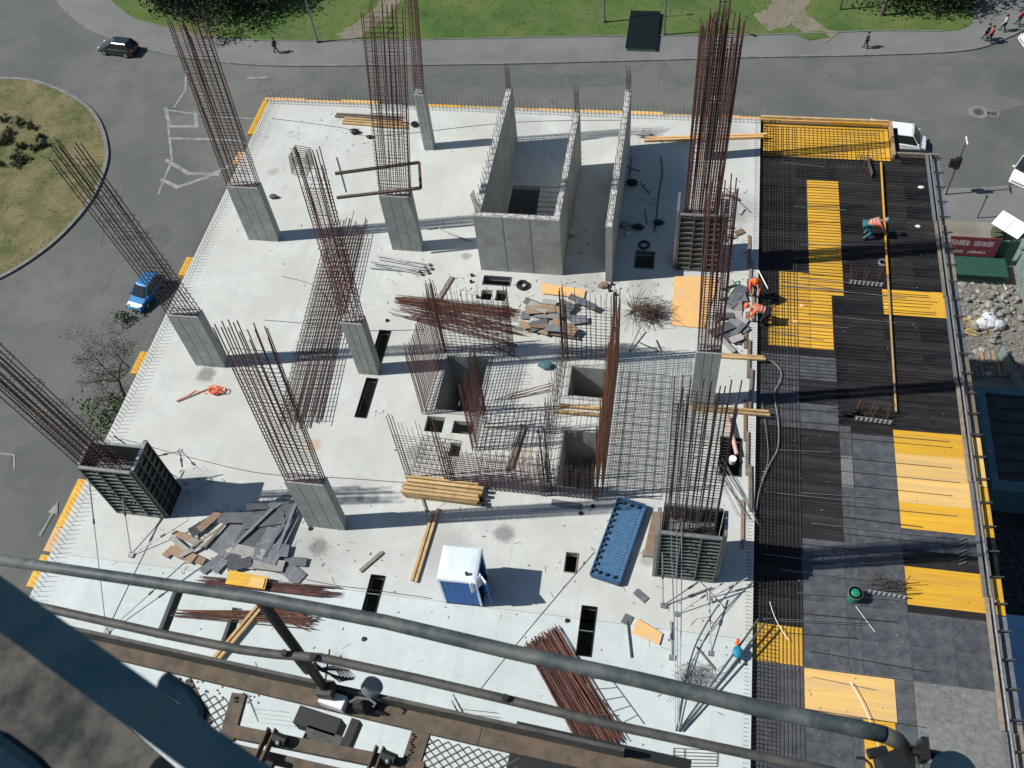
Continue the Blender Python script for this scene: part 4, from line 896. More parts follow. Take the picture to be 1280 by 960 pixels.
# ladder like bar frame
t = thing('bar_ladder', 'ladder of thin bars lying right of the wide rust bundle', 'bar ladder', W(765, 875))
A, B, A2, B2 = W(728, 848, .05), W(790, 918, .05), W(763, 848, .05), W(805, 905, .05)
rod(A, B, .012, 'galv', t); rod(A2, B2, .012, 'galv', t)
for k in range(5): rod(A.lerp(B, k / 5), A2.lerp(B2, k / 5), .010, 'galv', t, 'rung')
t = thing('square_bar_frame', 'square frame of thin dark bars lying under the ropes end by the rail', 'bar frame', W(868, 945))
A, B, A2, B2 = W(842, 935, .05), W(841, 958, .05), W(897, 938, .05), W(896, 958, .05)
for k in range(6): rod(A.lerp(B, k / 5), A2.lerp(B2, k / 5), .011, 'rustdark', t)
rod(A, B, .012, 'rustdark', t); rod(A2, B2, .012, 'rustdark', t); rod(A.lerp(A2, .25), B.lerp(B2, .25), .012, 'rustdark', t)
# ropes, cables, hoses -------------------------------------------------------
def cable(lb, pts, r=.012, m='cable', cat='cable', name='cable', sag=0):
    P = [W(p[0], p[1], p[2] if len(p) > 2 else .02) for p in pts]; out = []
    for i in range(len(P) - 1):
        p0 = P[max(i - 1, 0)]; p1 = P[i]; p2 = P[i + 1]; p3 = P[min(i + 2, len(P) - 1)]
        for j in range(6): u = j / 6; out.append(.5 * ((2 * p1) + (p2 - p0) * u + (2 * p0 - 5 * p1 + 4 * p2 - p3) * u * u + (3 * p1 - p0 - 3 * p2 + p3) * u ** 3))
    out.append(P[-1]); return MB().tube(out, r, 5).build(name, m, label=lb, cat=cat)
cable('left rope hanging down over the near ribbed formwork', [(839, 640, 4.2), (840, 700, 2.5), (843, 800, .8), (844, 914, .05)], .022, 'galv', 'rope', 'rope')
cable('right rope hanging down over the near ribbed formwork', [(852, 640, 4.2), (852, 720, 2.2), (851, 800, .8), (848, 912, .05)], .020, 'galv', 'rope', 'rope')
cable('middle thin rope hanging down over the near ribbed formwork', [(846, 660, 3.6), (846, 740, 2.0), (847, 820, .6), (847, 905, .05)], .014, 'galv', 'rope', 'rope')
for o in (0, 5):
    p, q = W(848 + o, 914, .06), W(948 + o * 1.6, 774 + o, .5); MB().bar(p, q, .035, 8).build('steel_tube', 'bluegrey', label=('upper' if o == 0 else 'lower') + ' blue grey tube of the pair running from the rope ends to the deck', cat='steel tube')
t = thing('blue_clamp', 'bright blue clamp with an orange tip on the pair of grey tubes', 'clamp', W(922, 815, .35)); c = W(922, 815, .35)
MB().ball(c, .2, 8, 6, (.9, 1.2, .7)).build('clamp_body', 'bluefit', t); MB().bar(c + Vector((-.05, .2, .1)), c + Vector((0, .38, .2)), .07, 6).build('orange_tip', 'orange', t); MB().bar(c, c + Vector((.1, -.35, -.1)), .04, 6).build('clamp_lever', 'darkgrey', t)
cable('thin dark cable crossing the slab from the left edge to the near column', [(150, 548), (250, 575), (330, 592), (420, 597), (505, 603)], .011)
cable('thin cable along the pour joint from the left heap to the lamp', [(300, 704), (400, 728), (470, 738), (540, 748)], .011)
cable('thin cable lying from the middle column to the core mats', [(330, 400), (390, 405), (448, 413), (530, 412)], .010)
cable('thin string running diagonally from the cabin shadow to the rail', [(743, 690), (700, 740), (640, 812), (600, 862)], .009)
cable('thin dark line from the far left column over the slab', [(352, 345), (395, 358), (415, 385)], .010)
cable('long thin wire along the far slab edge', [(340, 148), (430, 160), (470, 170), (640, 153), (780, 150)], .010)
cable('black hose in the shaded bay running away from the camera', [(826, 196), (828, 215), (824, 240), (820, 275), (818, 290)], .03, 'blackplastic', 'hose', 'hose')
cable('pale hose looped on the dusty deck sheets', [(948, 448, -.1), (965, 452, -.1), (976, 464, -.1), (974, 478, -.1), (968, 492, -.1), (973, 530, -.1), (972, 560, -.1), (962, 580, -.1), (950, 610, -.1), (945, 640, -.1)], .022, 'offcut_w', 'hose', 'hose')
cable('second pale hose beside the looped hose on the deck', [(952, 500, -.1), (958, 540, -.1), (960, 575, -.1), (952, 600, -.1)], .018, 'offcut_w', 'hose', 'hose')
cable('green hoses lying on the slab left of the standing worker', [(907, 372), (915, 356), (925, 352), (915, 365), (908, 375), (925, 368), (914, 380)], .025, 'paintline', 'hose', 'hose')
cable('white string stretched over the near deck sheets', [(1062, 852, 0), (1078, 880, 0), (1096, 925, 0), (1100, 960, 0)], .014, 'white', 'string', 'string')
cable('pale string on the dark sheets near the deck joint', [(962, 752, 0), (970, 775, 0), (985, 800, 0)], .012, 'white', 'string', 'string')
# small items on the slab ----------------------------------------------------
def torus(mb, c, R_, r, n=14, k=6):
    pts = []; rings = []
    for i in range(n): 
        a = 2 * math.pi * i / n; rings.append([c + Vector((math.cos(a) * (R_ + r * math.cos(2 * math.pi * j / k)), math.sin(a) * (R_ + r * math.cos(2 * math.pi * j / k)), r * math.sin(2 * math.pi * j / k))) for j in range(k)])
    rings.append(rings[0]); return mb.loft(rings, cap=False)
torus(MB(), W(805, 306, .1), .22, .06).build('tyre', 'tyre', label='small black tyre lying in the shaded bay', cat='tyre')
torus(MB(), W(653, 356, .1), .22, .08).build('cable_coil', 'tyre', label='black coil lying in front of the stair core', cat='coil')
torus(MB(), W(518, 155, .1), .14, .07).build('cable_coil', 'tyre', label='small dark coil left of the slender far column', cat='coil')
t = thing('worker_bucket', 'white bucket by the wall in the shaded bay', 'bucket', W(785, 292)); c = W(785, 292)
MB().bar(c, c + Vector((0, 0, .32)), .13, 10, .16).build('bucket_shell', 'white', t); MB().bar(c + Vector((0, 0, .3)), c + Vector((0, 0, .325)), .17, 10).build('bucket_rim', 'galv', t)
for (px, py, s, lb, m) in ((781, 282, .3, 'pale block behind the white bucket in the shaded bay', 'offcut_w'), (797, 285, .3, 'black box in the middle of the shaded bay', 'blackplastic'), (823, 279, .28, 'flat black tool lying across the shaded bay', 'blackplastic'), (790, 230, .35, 'dark sack near the wall far in the shaded bay', 'darkcloth'), (716, 293, .3, 'grey sack beside the core wall in the passage', 'sack'), (706, 300, .22, 'small dark block beside the grey sack', 'offcut'),
                       (342, 247, .25, 'dark tool leaning at the foot of the far left column', 'darkgrey'), (443, 166, .3, 'small black box near the far left boards', 'blackplastic'), (463, 172, .2, 'dark gadget right of the small black box', 'blackplastic'), (755, 358, .3, 'brown crumpled bag at the wall end', 'offcut_b'), (683, 458, .35, 'teal crumpled tarp left of the upper right shaft', 'tealroof')):
    c = W(px, py, .02); mb = MB(); r = []
    for i, (z, q) in enumerate(((0, .85), (.35, 1), (.8, .9), (1, .55))): r.append([c + Vector((math.cos(a) * s * q * random.uniform(.6, 1.2), math.sin(a) * s * q * .6 * random.uniform(.7, 1.2), z * s * .7)) for a in [2 * math.pi * j / 7 for j in range(7)]])
    mb.loft(r).build('sack' if 'sack' in lb or 'bag' in lb or 'tarp' in lb else 'small_object', m, label=lb, cat='site clutter')
t = thing('extension_reel', 'bright orange cable reel with its lead lying on the slab left side', 'cable reel', W(272, 489)); c = W(272, 489, .1)
for k in range(7):
    tor = MB(); torus(tor, c + Vector((random.uniform(-.25, .25), random.uniform(-.1, .1), .02 * k)), random.uniform(.12, .22), .025, 12, 5); tor.build('cable_loop', 'orangenet', t)
MB().tube([W(258, 492, .04), W(245, 488, .04), W(232, 496, .04), W(220, 501, .04)], .02, 5).build('lead', 'orangenet', t); MB().bar(W(260, 486, .05), W(221, 502, .05), .025, 6).build('stick', 'timber_old', t)
MB().bar(W(909, 518, .25), W(921, 568, .25), .08, 10).build('pink_tube', 'pinkpipe', label='pale pink tube lying over the brown lined opening', cat='tube')
t = thing('white_bucket', 'white bucket below the brown lined opening at the joint', 'bucket', W(915, 578)); c = W(915, 578)
MB().bar(c, c + Vector((0, 0, .3)), .12, 10, .15).build('bucket_shell', 'white', t); MB().bar(c + Vector((0, 0, .02)), c + Vector((0, 0, .27)), .10, 8).build('bucket_inside', 'blackplastic', t)
for px, py, lb in ((388, 661, 'small black socket in the slab left of the near column foot'), (455, 799, 'small round black hole plug between the rails'), (709, 776, 'black plug on the pour joint left of the slot'), (726, 642, 'black plug in front of the long shaft'), (741, 633, 'black plug right in front of the long shaft'), (484, 401, 'tiny plug left of the core mats')):
    c = W(px, py); MB().bar(c + Vector((0, 0, .005)), c + Vector((0, 0, .07)), .09, 10, .07).build('slab_plug', 'blackplastic', label=lb, cat='plug')
for k, (px, py) in enumerate(((765, 356), (762, 364), (769, 369), (590, 345), (589, 353), (597, 372))):
    c = W(px, py); MB().bar(c, c + Vector((0, 0, .12)), .07, 8).build('pipe_stub', 'blackplastic', label='short black pipe stub by the wall end' if k < 3 else 'short black pipe stub left of the square openings', cat='pipe stub', group='pipe stubs by the wall end' if k < 3 else 'pipe stubs left of the square openings')
# steel stop and foam under the core
flat_sheet(((690, 624), (727, 630), (727, 637), (689, 632)), .01, .03, 'offcut', 'dark strip of sheet in the shade in front of the core')
# splashes of bars at the slab: thin fan right of the slot pair
# ------------------------------------------------------------------ things on the deck
def beamhead(lb, a, b, ax, ph, loops=10):
    """starter stirrups of a beam head with a galvanised stop mesh, sunlight painted on it as white ribs"""
    a = W(*a, ZD); b = W(*b, ZD); t = thing('column_starters', lb, 'starter bars', a.lerp(b, .5), group='starter groups standing through the deck'); d = (b - a).normalized(); nn = Vector((-d.y, d.x, 0))
    MB().beam(a + Vector((0, 0, .16)), b + Vector((0, 0, .16)), .03, .26).build('stop_strip', 'galv', t)
    for k in range(8): p = a.lerp(b, (k + .5) / 8) + Vector((0, 0, .16)) - nn * .018; MB().obox(p, (.06, .012, .22), RZm(math.atan2(d.y, d.x))).build('painted_sunlit_rib', 'white', t)  # white colour paints the sunlit side of the steel strip
    for k in range(loops):
        for s in (.12, .3, .5):
            p = a.lerp(b, (k + .5) / loops) + nn * s; rod(p, p + Vector((random.uniform(-.06, .06), random.uniform(-.06, .06), random.uniform(.6, .95))), .012, 'rustdark' if k % 4 else 'rustorange', t, 'starter_bar')
    return t
beamhead('starter group with pale stop strip right of the large yellow patch', (1060, 355), (1103, 359), 0, 0)
beamhead('starter group with pale strip behind the big pale yellow sheets', (1067, 525), (1114, 531), 0, 0)
beamhead('starter group with pale strip beside the green bucket', (1082, 741), (1132, 749), 0, 0)
beamhead('starter group under the far yellow strip at the deck corner', (1089, 222), (1083, 199), 0, 0, 6)
t = thing('stirrup_row', 'pale twisted stirrups between the yellow sheets at the right deck edge', 'stirrups', W(1203, 690, ZD))
for k in range(7): p = W(1203, 675 + k * 5, ZD + .03); MB().bar(p + Vector((-.12, -.05, .02)), p + Vector((.12, .08, .06)), .02, 5).build('stirrup', 'galv', t)
p, q = W(1101, 203, ZD + .2), W(1120, 515, ZD + .1)
ub = thing('long_yellow_batten', 'long thin yellow batten lying along the deck past the crouching worker', 'batten', p.lerp(q, .5))
MB().beam(p, p.lerp(q, .5), .07, .07).build('batten', 'ply', ub); MB().beam(p.lerp(q, .5), q, .065, .065).build('batten', 'timber', ub)
t = thing('green_bucket', 'green bucket with grey lid and a stick on the dusty deck sheets', 'bucket', W(1066, 748, ZD)); c = W(1066, 748, ZD)
MB().bar(c, c + Vector((0, 0, .5)), .2, 12, .24).build('bucket_shell', 'greenbucket', t); MB().bar(c + Vector((0, 0, .44)), c + Vector((0, 0, .5)), .25, 12).build('bucket_rim', 'galv', t)
MB().ball(c + Vector((0, 0, .5)), .17, 8, 4, (1, 1, .35)).build('bucket_contents', 'greenbucket', t)
MB().bar(W(1070, 758, ZD + .05), W(1094, 790, ZD + .03), .022, 6).build('stick', 'galv', label='thin dark stick lying from the green bucket over the deck', cat='stick')
t = thing('wheelbarrow', 'small black barrow left of the pale strip on the mid deck', 'barrow', W(1057, 518, ZD)); c = W(1057, 518, ZD)
MB().loft([[c + Vector((x * q, y * q, z)) for x, y in ((-.3, -.22), (.3, -.18), (.3, .18), (-.3, .22))] for z, q in ((.15, .6), (.45, 1))]).build('tray', 'blackplastic', t); torus(MB(), c + Vector((.35, 0, .12)), .10, .04, 10, 5).build('wheel', 'tyre', t)
for s in (-.18, .18): MB().bar(c + Vector((-.8, s, .4)), c + Vector((.2, s, .3)), .02, 5).build('handle', 'darkgrey', t)
torus(MB(), W(1104, 328, ZD + .1), .18, .05).build('wire_coil', 'galv', label='grey coil of tie wire beside the yellow batten', cat='coil')
for px, py, lb in ((1147, 283, 'crumpled white paper left of the deck rail below the crouching worker'), (1151, 234, 'crumpled white paper far out on the dark deck sheets'), (1003, 382, 'pale lump on the large yellow patch'), (995, 402, 'second pale lump lower on the large yellow patch')):
    MB().ball(W(px, py, ZD + .05), .10, 6, 4, (1.4, 1, .4), .25).build('paper_scrap', 'white' if py < 300 else 'plytile', label=lb, cat='paper scrap')
p, q = W(948, 338, .05), W(960, 361, -.1); MB().bar(p, q, .03, 6).build('steel_rod', 'white', label='short white rod at the deck joint right of the standing worker', cat='rod')
# ------------------------------------------------------------------ people
import bmesh
def skin(name, V, E_, m, parent, sub=2):
    bm = bmesh.new(); lay = bm.verts.layers.skin.verify(); vs = []
    for i, (co, r) in enumerate(V):
        v = bm.verts.new(co); v[lay].radius = (r, r); v[lay].use_root = (i == 0); vs.append(v)
    for a, b in E_: bm.edges.new((vs[a], vs[b]))
    me = bpy.data.meshes.new(name); bm.to_mesh(me); bm.free(); me.materials.append(M[m])
    o = bpy.data.objects.new(name, me); C.objects.link(o); o.parent = parent; INV[o.name] = INV[parent.name]
    sk = o.modifiers.new('skin', 'SKIN'); sk.use_smooth_shade = True
    if sub: s_ = o.modifiers.new('sub', 'SUBSURF'); s_.levels = sub - 1; s_.render_levels = sub - 1
    return o
def person(lb, loc, rz, J, top='orange', legs='navy', hat=None, group=None, shoe='darkcloth'):
    """J: joints in metres, x forward, y left, z up: pelvis chest neck head, and per side shoulder elbow wrist hip knee ankle"""
    t = thing('person', lb, 'person', loc, rz, group)
    g = lambda k: Vector(J[k]); up = (g('head') - g('neck')).normalized()
    V = [(g('pelvis'), .13), (g('pelvis').lerp(g('chest'), .5), .12), (g('chest'), .15), (g('neck'), .055), (g('neck').lerp(g('head'), .5), .055)]; E_ = [(0, 1), (1, 2), (2, 3), (3, 4)]
    for s in 'lr':
        n = len(V); V += [(g('sh' + s), .062), (g('el' + s), .042), (g('wr' + s), .028)]; E_ += [(2, n), (n, n + 1), (n + 1, n + 2)]
        fd = (g('wr' + s) - g('el' + s)).normalized(); sd = fd.cross(up).normalized(); palm = g('wr' + s) + fd * .06; V.append((palm, .03)); E_.append((n + 2, n + 3))
        for i in range(5):
            a = (i - 2) * .4; L = (.05, .085, .095, .088, .07)[i]; q = palm + (fd * math.cos(a) + sd * math.sin(a)) * L * (.6 if i == 0 else 1) + sd * (-.02 if i == 0 else 0); k = len(V); V.append((q, .009)); E_.append((n + 3, k))
        n = len(V); V += [(g('hp' + s), .088), (g('kn' + s), .058), (g('an' + s), .04), (g('an' + s) + Vector((.15, 0, -.05)), .035)]; E_ += [(0, n), (n, n + 1), (n + 1, n + 2), (n + 2, n + 3)]
    skin('body', V, E_, 'skin', t)
    hd = g('head'); ho = MB().ball(hd, .105, 12, 10, (1.05, .82, 1.2)).build('head', 'skin', t, local=True, smooth=True)
    fwd = Vector((1, 0, 0)) - up * up.x; fwd = fwd.normalized() if fwd.length > .1 else Vector((0, 0, -1)); sd = up.cross(fwd)
    MB().ball(hd + fwd * .11 - up * .01, .018, 6, 4).build('nose', 'skin', ho, local=True)
    for s in (-1, 1):
        MB().ball(hd + fwd * .098 + sd * s * .035 + up * .02, .012, 6, 4).build('eye', 'hair', ho, local=True); MB().ball(hd + sd * s * .088, .022, 6, 4, (1, .5, 1.3)).build('ear', 'skin', ho, local=True)
    MB().obox(hd + fwd * .102 - up * .045, (.01, .045, .01)).build('mouth', 'lamp_red', ho, local=True)
    rings = []
    rx = fwd; 
    for i in range(6):
        ph = i / 5 * 1.5; R_ = math.cos(ph) * .135; h = math.sin(ph) * .13 + .02
        rings.append([hd + up * h + (fwd * math.cos(a) * 1.15 + sd * math.sin(a)) * R_ for a in [2 * math.pi * j / 12 for j in range(12)]])
    hm = MB().loft(rings).build('helmet' if hat else 'hair', hat or 'hair', t, local=True, smooth=True)
    if hat: MB().loft([[hd + up * z + (fwd * (math.cos(a) * 1.2 + .15) + sd * math.sin(a)) * .15 for a in [2 * math.pi * j / 12 for j in range(12)]] for z in (.02, .035)]).build('brim', hat, hm, local=True)
    # clothing
    V = [(g('chest'), .185), (g('pelvis').lerp(g('chest'), .5), .165), (g('pelvis').lerp(g('chest'), .12), .16), (g('chest').lerp(g('neck'), .55), .10)]; E_ = [(0, 1), (1, 2), (0, 3)]
    for s in 'lr': n = len(V); V += [(g('sh' + s), .085), (g('el' + s), .06), (g('el' + s).lerp(g('wr' + s), .85), .045)]; E_ += [(0, n), (n, n + 1), (n + 1, n + 2)]
    jk = skin('jacket', V, E_, top, t)
    if hat:
        ax = (g('chest') - g('pelvis')).normalized(); u_ = ax.orthogonal().normalized(); w_ = ax.cross(u_)
        for q in (.45, .75):
            c_ = g('pelvis').lerp(g('chest'), q); MB().loft([[c_ + ax * h + (u_ * math.cos(a) + w_ * math.sin(a)) * .19 for a in [2 * math.pi * j / 14 for j in range(14)]] for h in (-.02, .02)], cap=False).build('reflective_band', 'palecloth', jk, local=True)
    V = [(g('pelvis'), .155)]; E_ = []
    for s in 'lr': n = len(V); V += [(g('hp' + s), .105), (g('kn' + s), .078), (g('an' + s).lerp(g('kn' + s), .1), .06)]; E_ += [(0, n), (n, n + 1), (n + 1, n + 2)]
    skin('trousers', V, E_, legs, t)
    for s in 'lr': MB().ball(g('an' + s) + Vector((.06, 0, -.035)), .07, 8, 6, (2.1, .8, .85)).build('boot', shoe, t, local=True)
    return t
def stand(stride=.12, arm=.1, lean=0.0):
    J = {'pelvis': (0, 0, .95), 'chest': (lean * .5, 0, 1.28), 'neck': (lean * .8, 0, 1.48), 'head': (lean + .02, 0, 1.64)}
    for s, k in (('l', 1), ('r', -1)):
        J['sh' + s] = (lean * .6, .2 * k, 1.40); J['el' + s] = (lean * .6 - .03 + arm * k, .26 * k, 1.12); J['wr' + s] = (lean * .6 + .08 + arm * 2 * k, .25 * k, .88)
        J['hp' + s] = (0, .1 * k, .90); J['kn' + s] = (-stride * k * .5 + .04, .11 * k, .49); J['an' + s] = (-stride * k * 1.3, .11 * k, .09)
    return J
def bent(f=.5, reach=.35, hand=.35, knee=.1):
    J = {'pelvis': (-.12, 0, .82), 'chest': (.22 * f * 1.5, 0, .82 + .32 * (1 - f) + .1), 'neck': (.36 * f * 1.6, 0, .95 + .3 * (1 - f)), 'head': (.50 * f * 1.6, 0, .98 + .36 * (1 - f))}
    for s, k in (('l', 1), ('r', -1)):
        c = Vector(J['chest']); J['sh' + s] = (c.x + .08, .2 * k, c.z + .05); J['el' + s] = (c.x + .08 + reach * .5, .24 * k, (c.z + hand) / 2 + .08); J['wr' + s] = (c.x + .08 + reach, .15 * k, hand)
        J['hp' + s] = (-.12, .11 * k, .78); J['kn' + s] = (knee, .17 * k, .45); J['an' + s] = (-.1 + .05 * k, .17 * k, .09)
    return J
person('worker in orange vest and helmet standing bowed in blue jeans beside the deck joint', W(938, 371, .0), -1.3, bent(.25, .3, .7, .05), 'orange', 'navy', 'helmet')
person('worker bent flat forward in bright orange jacket and black trousers at the yellow sheets', W(953, 404, -.18), 3.05, bent(.95, .25, .3), 'orange', 'darkcloth', 'helmet')
person('crouching worker in salmon vest over teal clothes reaching along the dark deck', W(1082, 296, -.18), .15, bent(.9, .45, .3, .15), 'salmon', 'teal', 'helmetb')
# pedestrians on the street
Z1 = G + .13
person('pedestrian in black walking on the left part of the far pavement', W(346, 66, Z1), .1, stand(.25), 'darkcloth', 'darkcloth')
person('lone pedestrian in dark clothes standing on the right part of the far pavement', W(1082, 60, Z1), 3.1, stand(.15), 'darkcloth', 'navy')
person('pedestrian in dark clothes walking beside the red dressed one at the top right', W(1231, 50, Z1), 2.8, stand(.2), 'darkcloth', 'darkcloth')
person('pedestrian in red top at the top right corner pavement', W(1236, 53, Z1), 2.8, stand(.2), 'redcloth', 'darkcloth')
person('pedestrian in pale top walking behind the red dressed one', W(1253, 39, Z1), 2.9, stand(.2), 'palecloth', 'darkcloth')
person('pedestrian in muted red at the frame edge top right', W(1272, 32, Z1), 2.6, stand(.2), 'redcloth', 'navy')
# ------------------------------------------------------------------ vehicles
def car(lb, front, rear, paint, L=4.3, Wd=1.76, Hh=1.48, kind='hatch', z=G):
    f, r_ = W(*front, z), W(*rear, z); d = (f - r_).normalized(); c = f.lerp(r_, .5)
    t = thing('parked_car' if kind != 'van' else 'delivery_van', lb, 'car' if kind != 'van' else 'van', c, math.atan2(d.y, d.x)); hl, hw_ = L / 2, Wd / 2
    belt = .92 if kind != 'van' else 1.15
    prof = [(-hl, .80, .50), (-hl + .08, .90, belt - .12), (-hl + .35, .97, belt), (-hl * .4, 1, belt), (hl * .25, 1, belt - .02), (hl * .52, .98, belt - .08), (hl * .8, .93, belt - .2), (hl - .08, .84, belt - .34), (hl, .74, .52)]
    rings = [[(x, -w * hw_ * .93, .22), (x, -w * hw_, .45), (x, -w * hw_ * .99, max(b_ - .1, .5)), (x, -w * hw_ * .88, b_ + .001), (x, 0, b_ + .03), (x, w * hw_ * .88, b_ + .001), (x, w * hw_ * .99, max(b_ - .1, .5)), (x, w * hw_, .45), (x, w * hw_ * .93, .22)] for x, w, b_ in prof]
    MB().loft(rings).build('body', paint, t, local=True, smooth=False)
    x0, x1, x2, x3 = (-hl + .12, -hl + .5, hl * .02, hl * .46) if kind == 'hatch' else (-hl + .03, -hl + .12, hl * .45, hl * .72)
    def cab(zs):
        out = []
        for u in zs:
            a = x0 + (x1 - x0) * u; b = x3 + (x2 - x3) * u; w = hw_ * (.90 - .20 * u) if kind == 'hatch' else hw_ * (.94 - .1 * u); zz = belt - .02 + (Hh - belt) * u
            out.append([(a, -w, zz), (b, -w, zz), (b + .08 * (1 - u * .3), -w * .5, zz), (b + .1 * (1 - u * .3), w * .5, zz), (b, w, zz), (a, w, zz), (a - .05, 0, zz)])
        return out
    MB().loft(cab((0, .5, .93))).build('window_band', 'glass', t, local=True)
    rf = [[Vector(p) * 1 + Vector((0, 0, 0)) for p in q] for q in cab((.90, .97))]; top = [Vector((p.x * .9 + (x1 + x2) / 2 * .1, p.y * .86, Hh + .02)) for p in rf[1]]
    MB().loft([[Vector((p.x * 1.0, p.y * 1.02, p.z)) for p in rf[0]], rf[1], top]).build('roof', paint, t, local=True)
    for s in (-1, 1):
        for xx, u0, u1 in ((x0 + .18, 0, .93), ((x1 + x2) / 2 - .05, 0, .93), (x3 - .02, 0, .93)):
            a = Vector((xx, s * hw_ * (.91 if kind == 'hatch' else .95), belt - .02)); b = Vector((x0 + (x1 - x0) * .93 + .1 if xx == x0 + .18 else ((x1 + x2) / 2 - .05 if xx < x3 - .1 else x2 + (x3 - x2) * .07), s * hw_ * (.72 if kind == 'hatch' else .86), Hh - .04)); MB().bar(a, b, .035, 5).build('pillar', paint, t, local=True)
        for wx in (-hl * .62, hl * .62):
            wh = MB().bar((wx, s * (hw_ - .2), .31), (wx, s * (hw_ + .01), .31), .31, 16).build('wheel', 'tyre', t, local=True); MB().bar((wx, s * (hw_ + .005), .31), (wx, s * (hw_ + .02), .31), .18, 12).build('rim', 'rim', wh, local=True)
        MB().obox((hl - .14, s * hw_ * .66, .66), (.16, .24, .10)).build('headlight', 'lamp_clear', t, local=True); MB().obox((-hl + .04, s * hw_ * .74, .80), (.12, .2, .26)).build('rear_light', 'lamp_red', t, local=True)
        MB().obox((x3 - .05, s * (hw_ + .08), belt + .06), (.12, .18, .12)).build('mirror', paint, t, local=True)
    MB().obox((hl - .01, 0, .42), (.06, Wd * .6, .14)).build('grille', 'blackplastic', t, local=True)
    MB().obox((hl - .02, 0, .33), (.1, Wd * .8, .16)).build('front_bumper', paint, t, local=True); MB().obox((-hl + .02, 0, .36), (.1, Wd * .8, .2)).build('rear_bumper', paint, t, local=True)
    return t
car('dark green black hatchback driving past the far pavement beside the roundabout', (127, 62), (174, 68), 'carblack', 4.2)
car('bright blue small car parked beside the left slab edge', (172, 388), (200, 352), 'carblue', 3.7, 1.65, 1.5)
car('white van cut by the right frame edge with a black windscreen', (1266, 240), (1312, 188), 'white', 5.2, 1.95, 2.1, 'van')
car('white van half hidden behind the far corner of the formwork deck', (1142, 186), (1092, 180), 'white', 5.0, 1.9, 2.0, 'van')
car('pale car cut by the frame edge at the top right', (1278, 56), (1330, 50), 'white', 4.3)
# ------------------------------------------------------------------ street furniture
def lamp(lb, base, h, ax=.0, arm=1.2, name='street_lamp', head='galv'):
    b = W(*base, G + .12); t = thing(name, lb, 'street lamp', b)
    po = MB().bar(b, b + Vector((0, 0, h)), .11, 8, .06).build('pole', 'galv', t); MB().bar(b, b + Vector((0, 0, .35)), .17, 8).build('pole_base', 'galv', po)
    d = Vector((math.cos(ax), math.sin(ax), .12)); e = b + Vector((0, 0, h)); MB().bar(e, e + d * arm, .04, 6).build('arm', 'galv', t); MB().obox(e + d * (arm + .25), (.6, .22, .1), RZm(ax)).build('lamp_head', head, t); return t
lamp('grey lamp pole at the grass edge right of the top left dark trees', (397, 53), 7.5, 1.4)
lamp('pale lamp pole left of the flat black cover', (755, 28), 7.5, .2); lamp('pale lamp pole right of the flat black cover with a long curved shadow', (830, 44), 7.5, -.6, 1.6)
b = W(1182, 243, G + .12); t = thing('traffic_light', 'slim pole with dark traffic light at the corner right of the deck', 'traffic light', b)
MB().bar(b, b + Vector((0, 0, 5.6)), .07, 8, .05).build('pole', 'darkgrey', t); MB().obox(b + Vector((-.05, -.1, 3.4)), (.42, .34, 1.0)).build('signal_box', 'blackplastic', t)
for k, m in enumerate(('lamp_red', 'plytile', 'greenbucket')): MB().bar(b + Vector((-.05, .07, 3.75 - .33 * k)), b + Vector((-.05, .11, 3.75 - .33 * k)), .11, 10).build('signal_lens', m, t)
MB().obox(b + Vector((-.4, .1, 3.2)), (.34, .3, .7)).build('signal_box', 'blackplastic', t); MB().obox(b + Vector((.0, 0, 5.55)), (.1, .9, .08)).build('top_lamp', 'white', t)
b = W(1222, 272, G + .18); t = thing('lamp_post', 'thin dark post behind the green fence with the red board', 'post', b); MB().bar(b, b + Vector((0, 0, 2.2)), .05, 6).build('pole', 'darkgrey', t); MB().obox(b + Vector((0, 0, 2.25)), (.2, .2, .12)).build('post_cap', 'darkgrey', t)
# flat dark cover
a, b, c, d = [W(x, y, G + .5) for x, y in ((785, 13), (823, 13), (823, 60), (786, 60))]; x0, x1, y0, y1 = (a.x + d.x) / 2, (b.x + c.x) / 2, d.y, a.y
t = thing('flat_cover', 'flat nearly black rectangular cover between two lamp poles across the grass edge', 'cover', ((x0 + x1) / 2, (y0 + y1) / 2, G + .12))
MB().box(x0 + .06, x1 - .06, y0 + .06, y1 - .06, G + .1, G + .46).build('cover_base', 'palegreen', t); MB().box(x0, x1, y0, y1, G + .46, G + .5).build('cover_sheet', 'kiosk', t)
MB().box(x0 - .03, x0 + .03, y0, y1, G + .5, G + .53).build('cover_edge', 'kiosk', t)
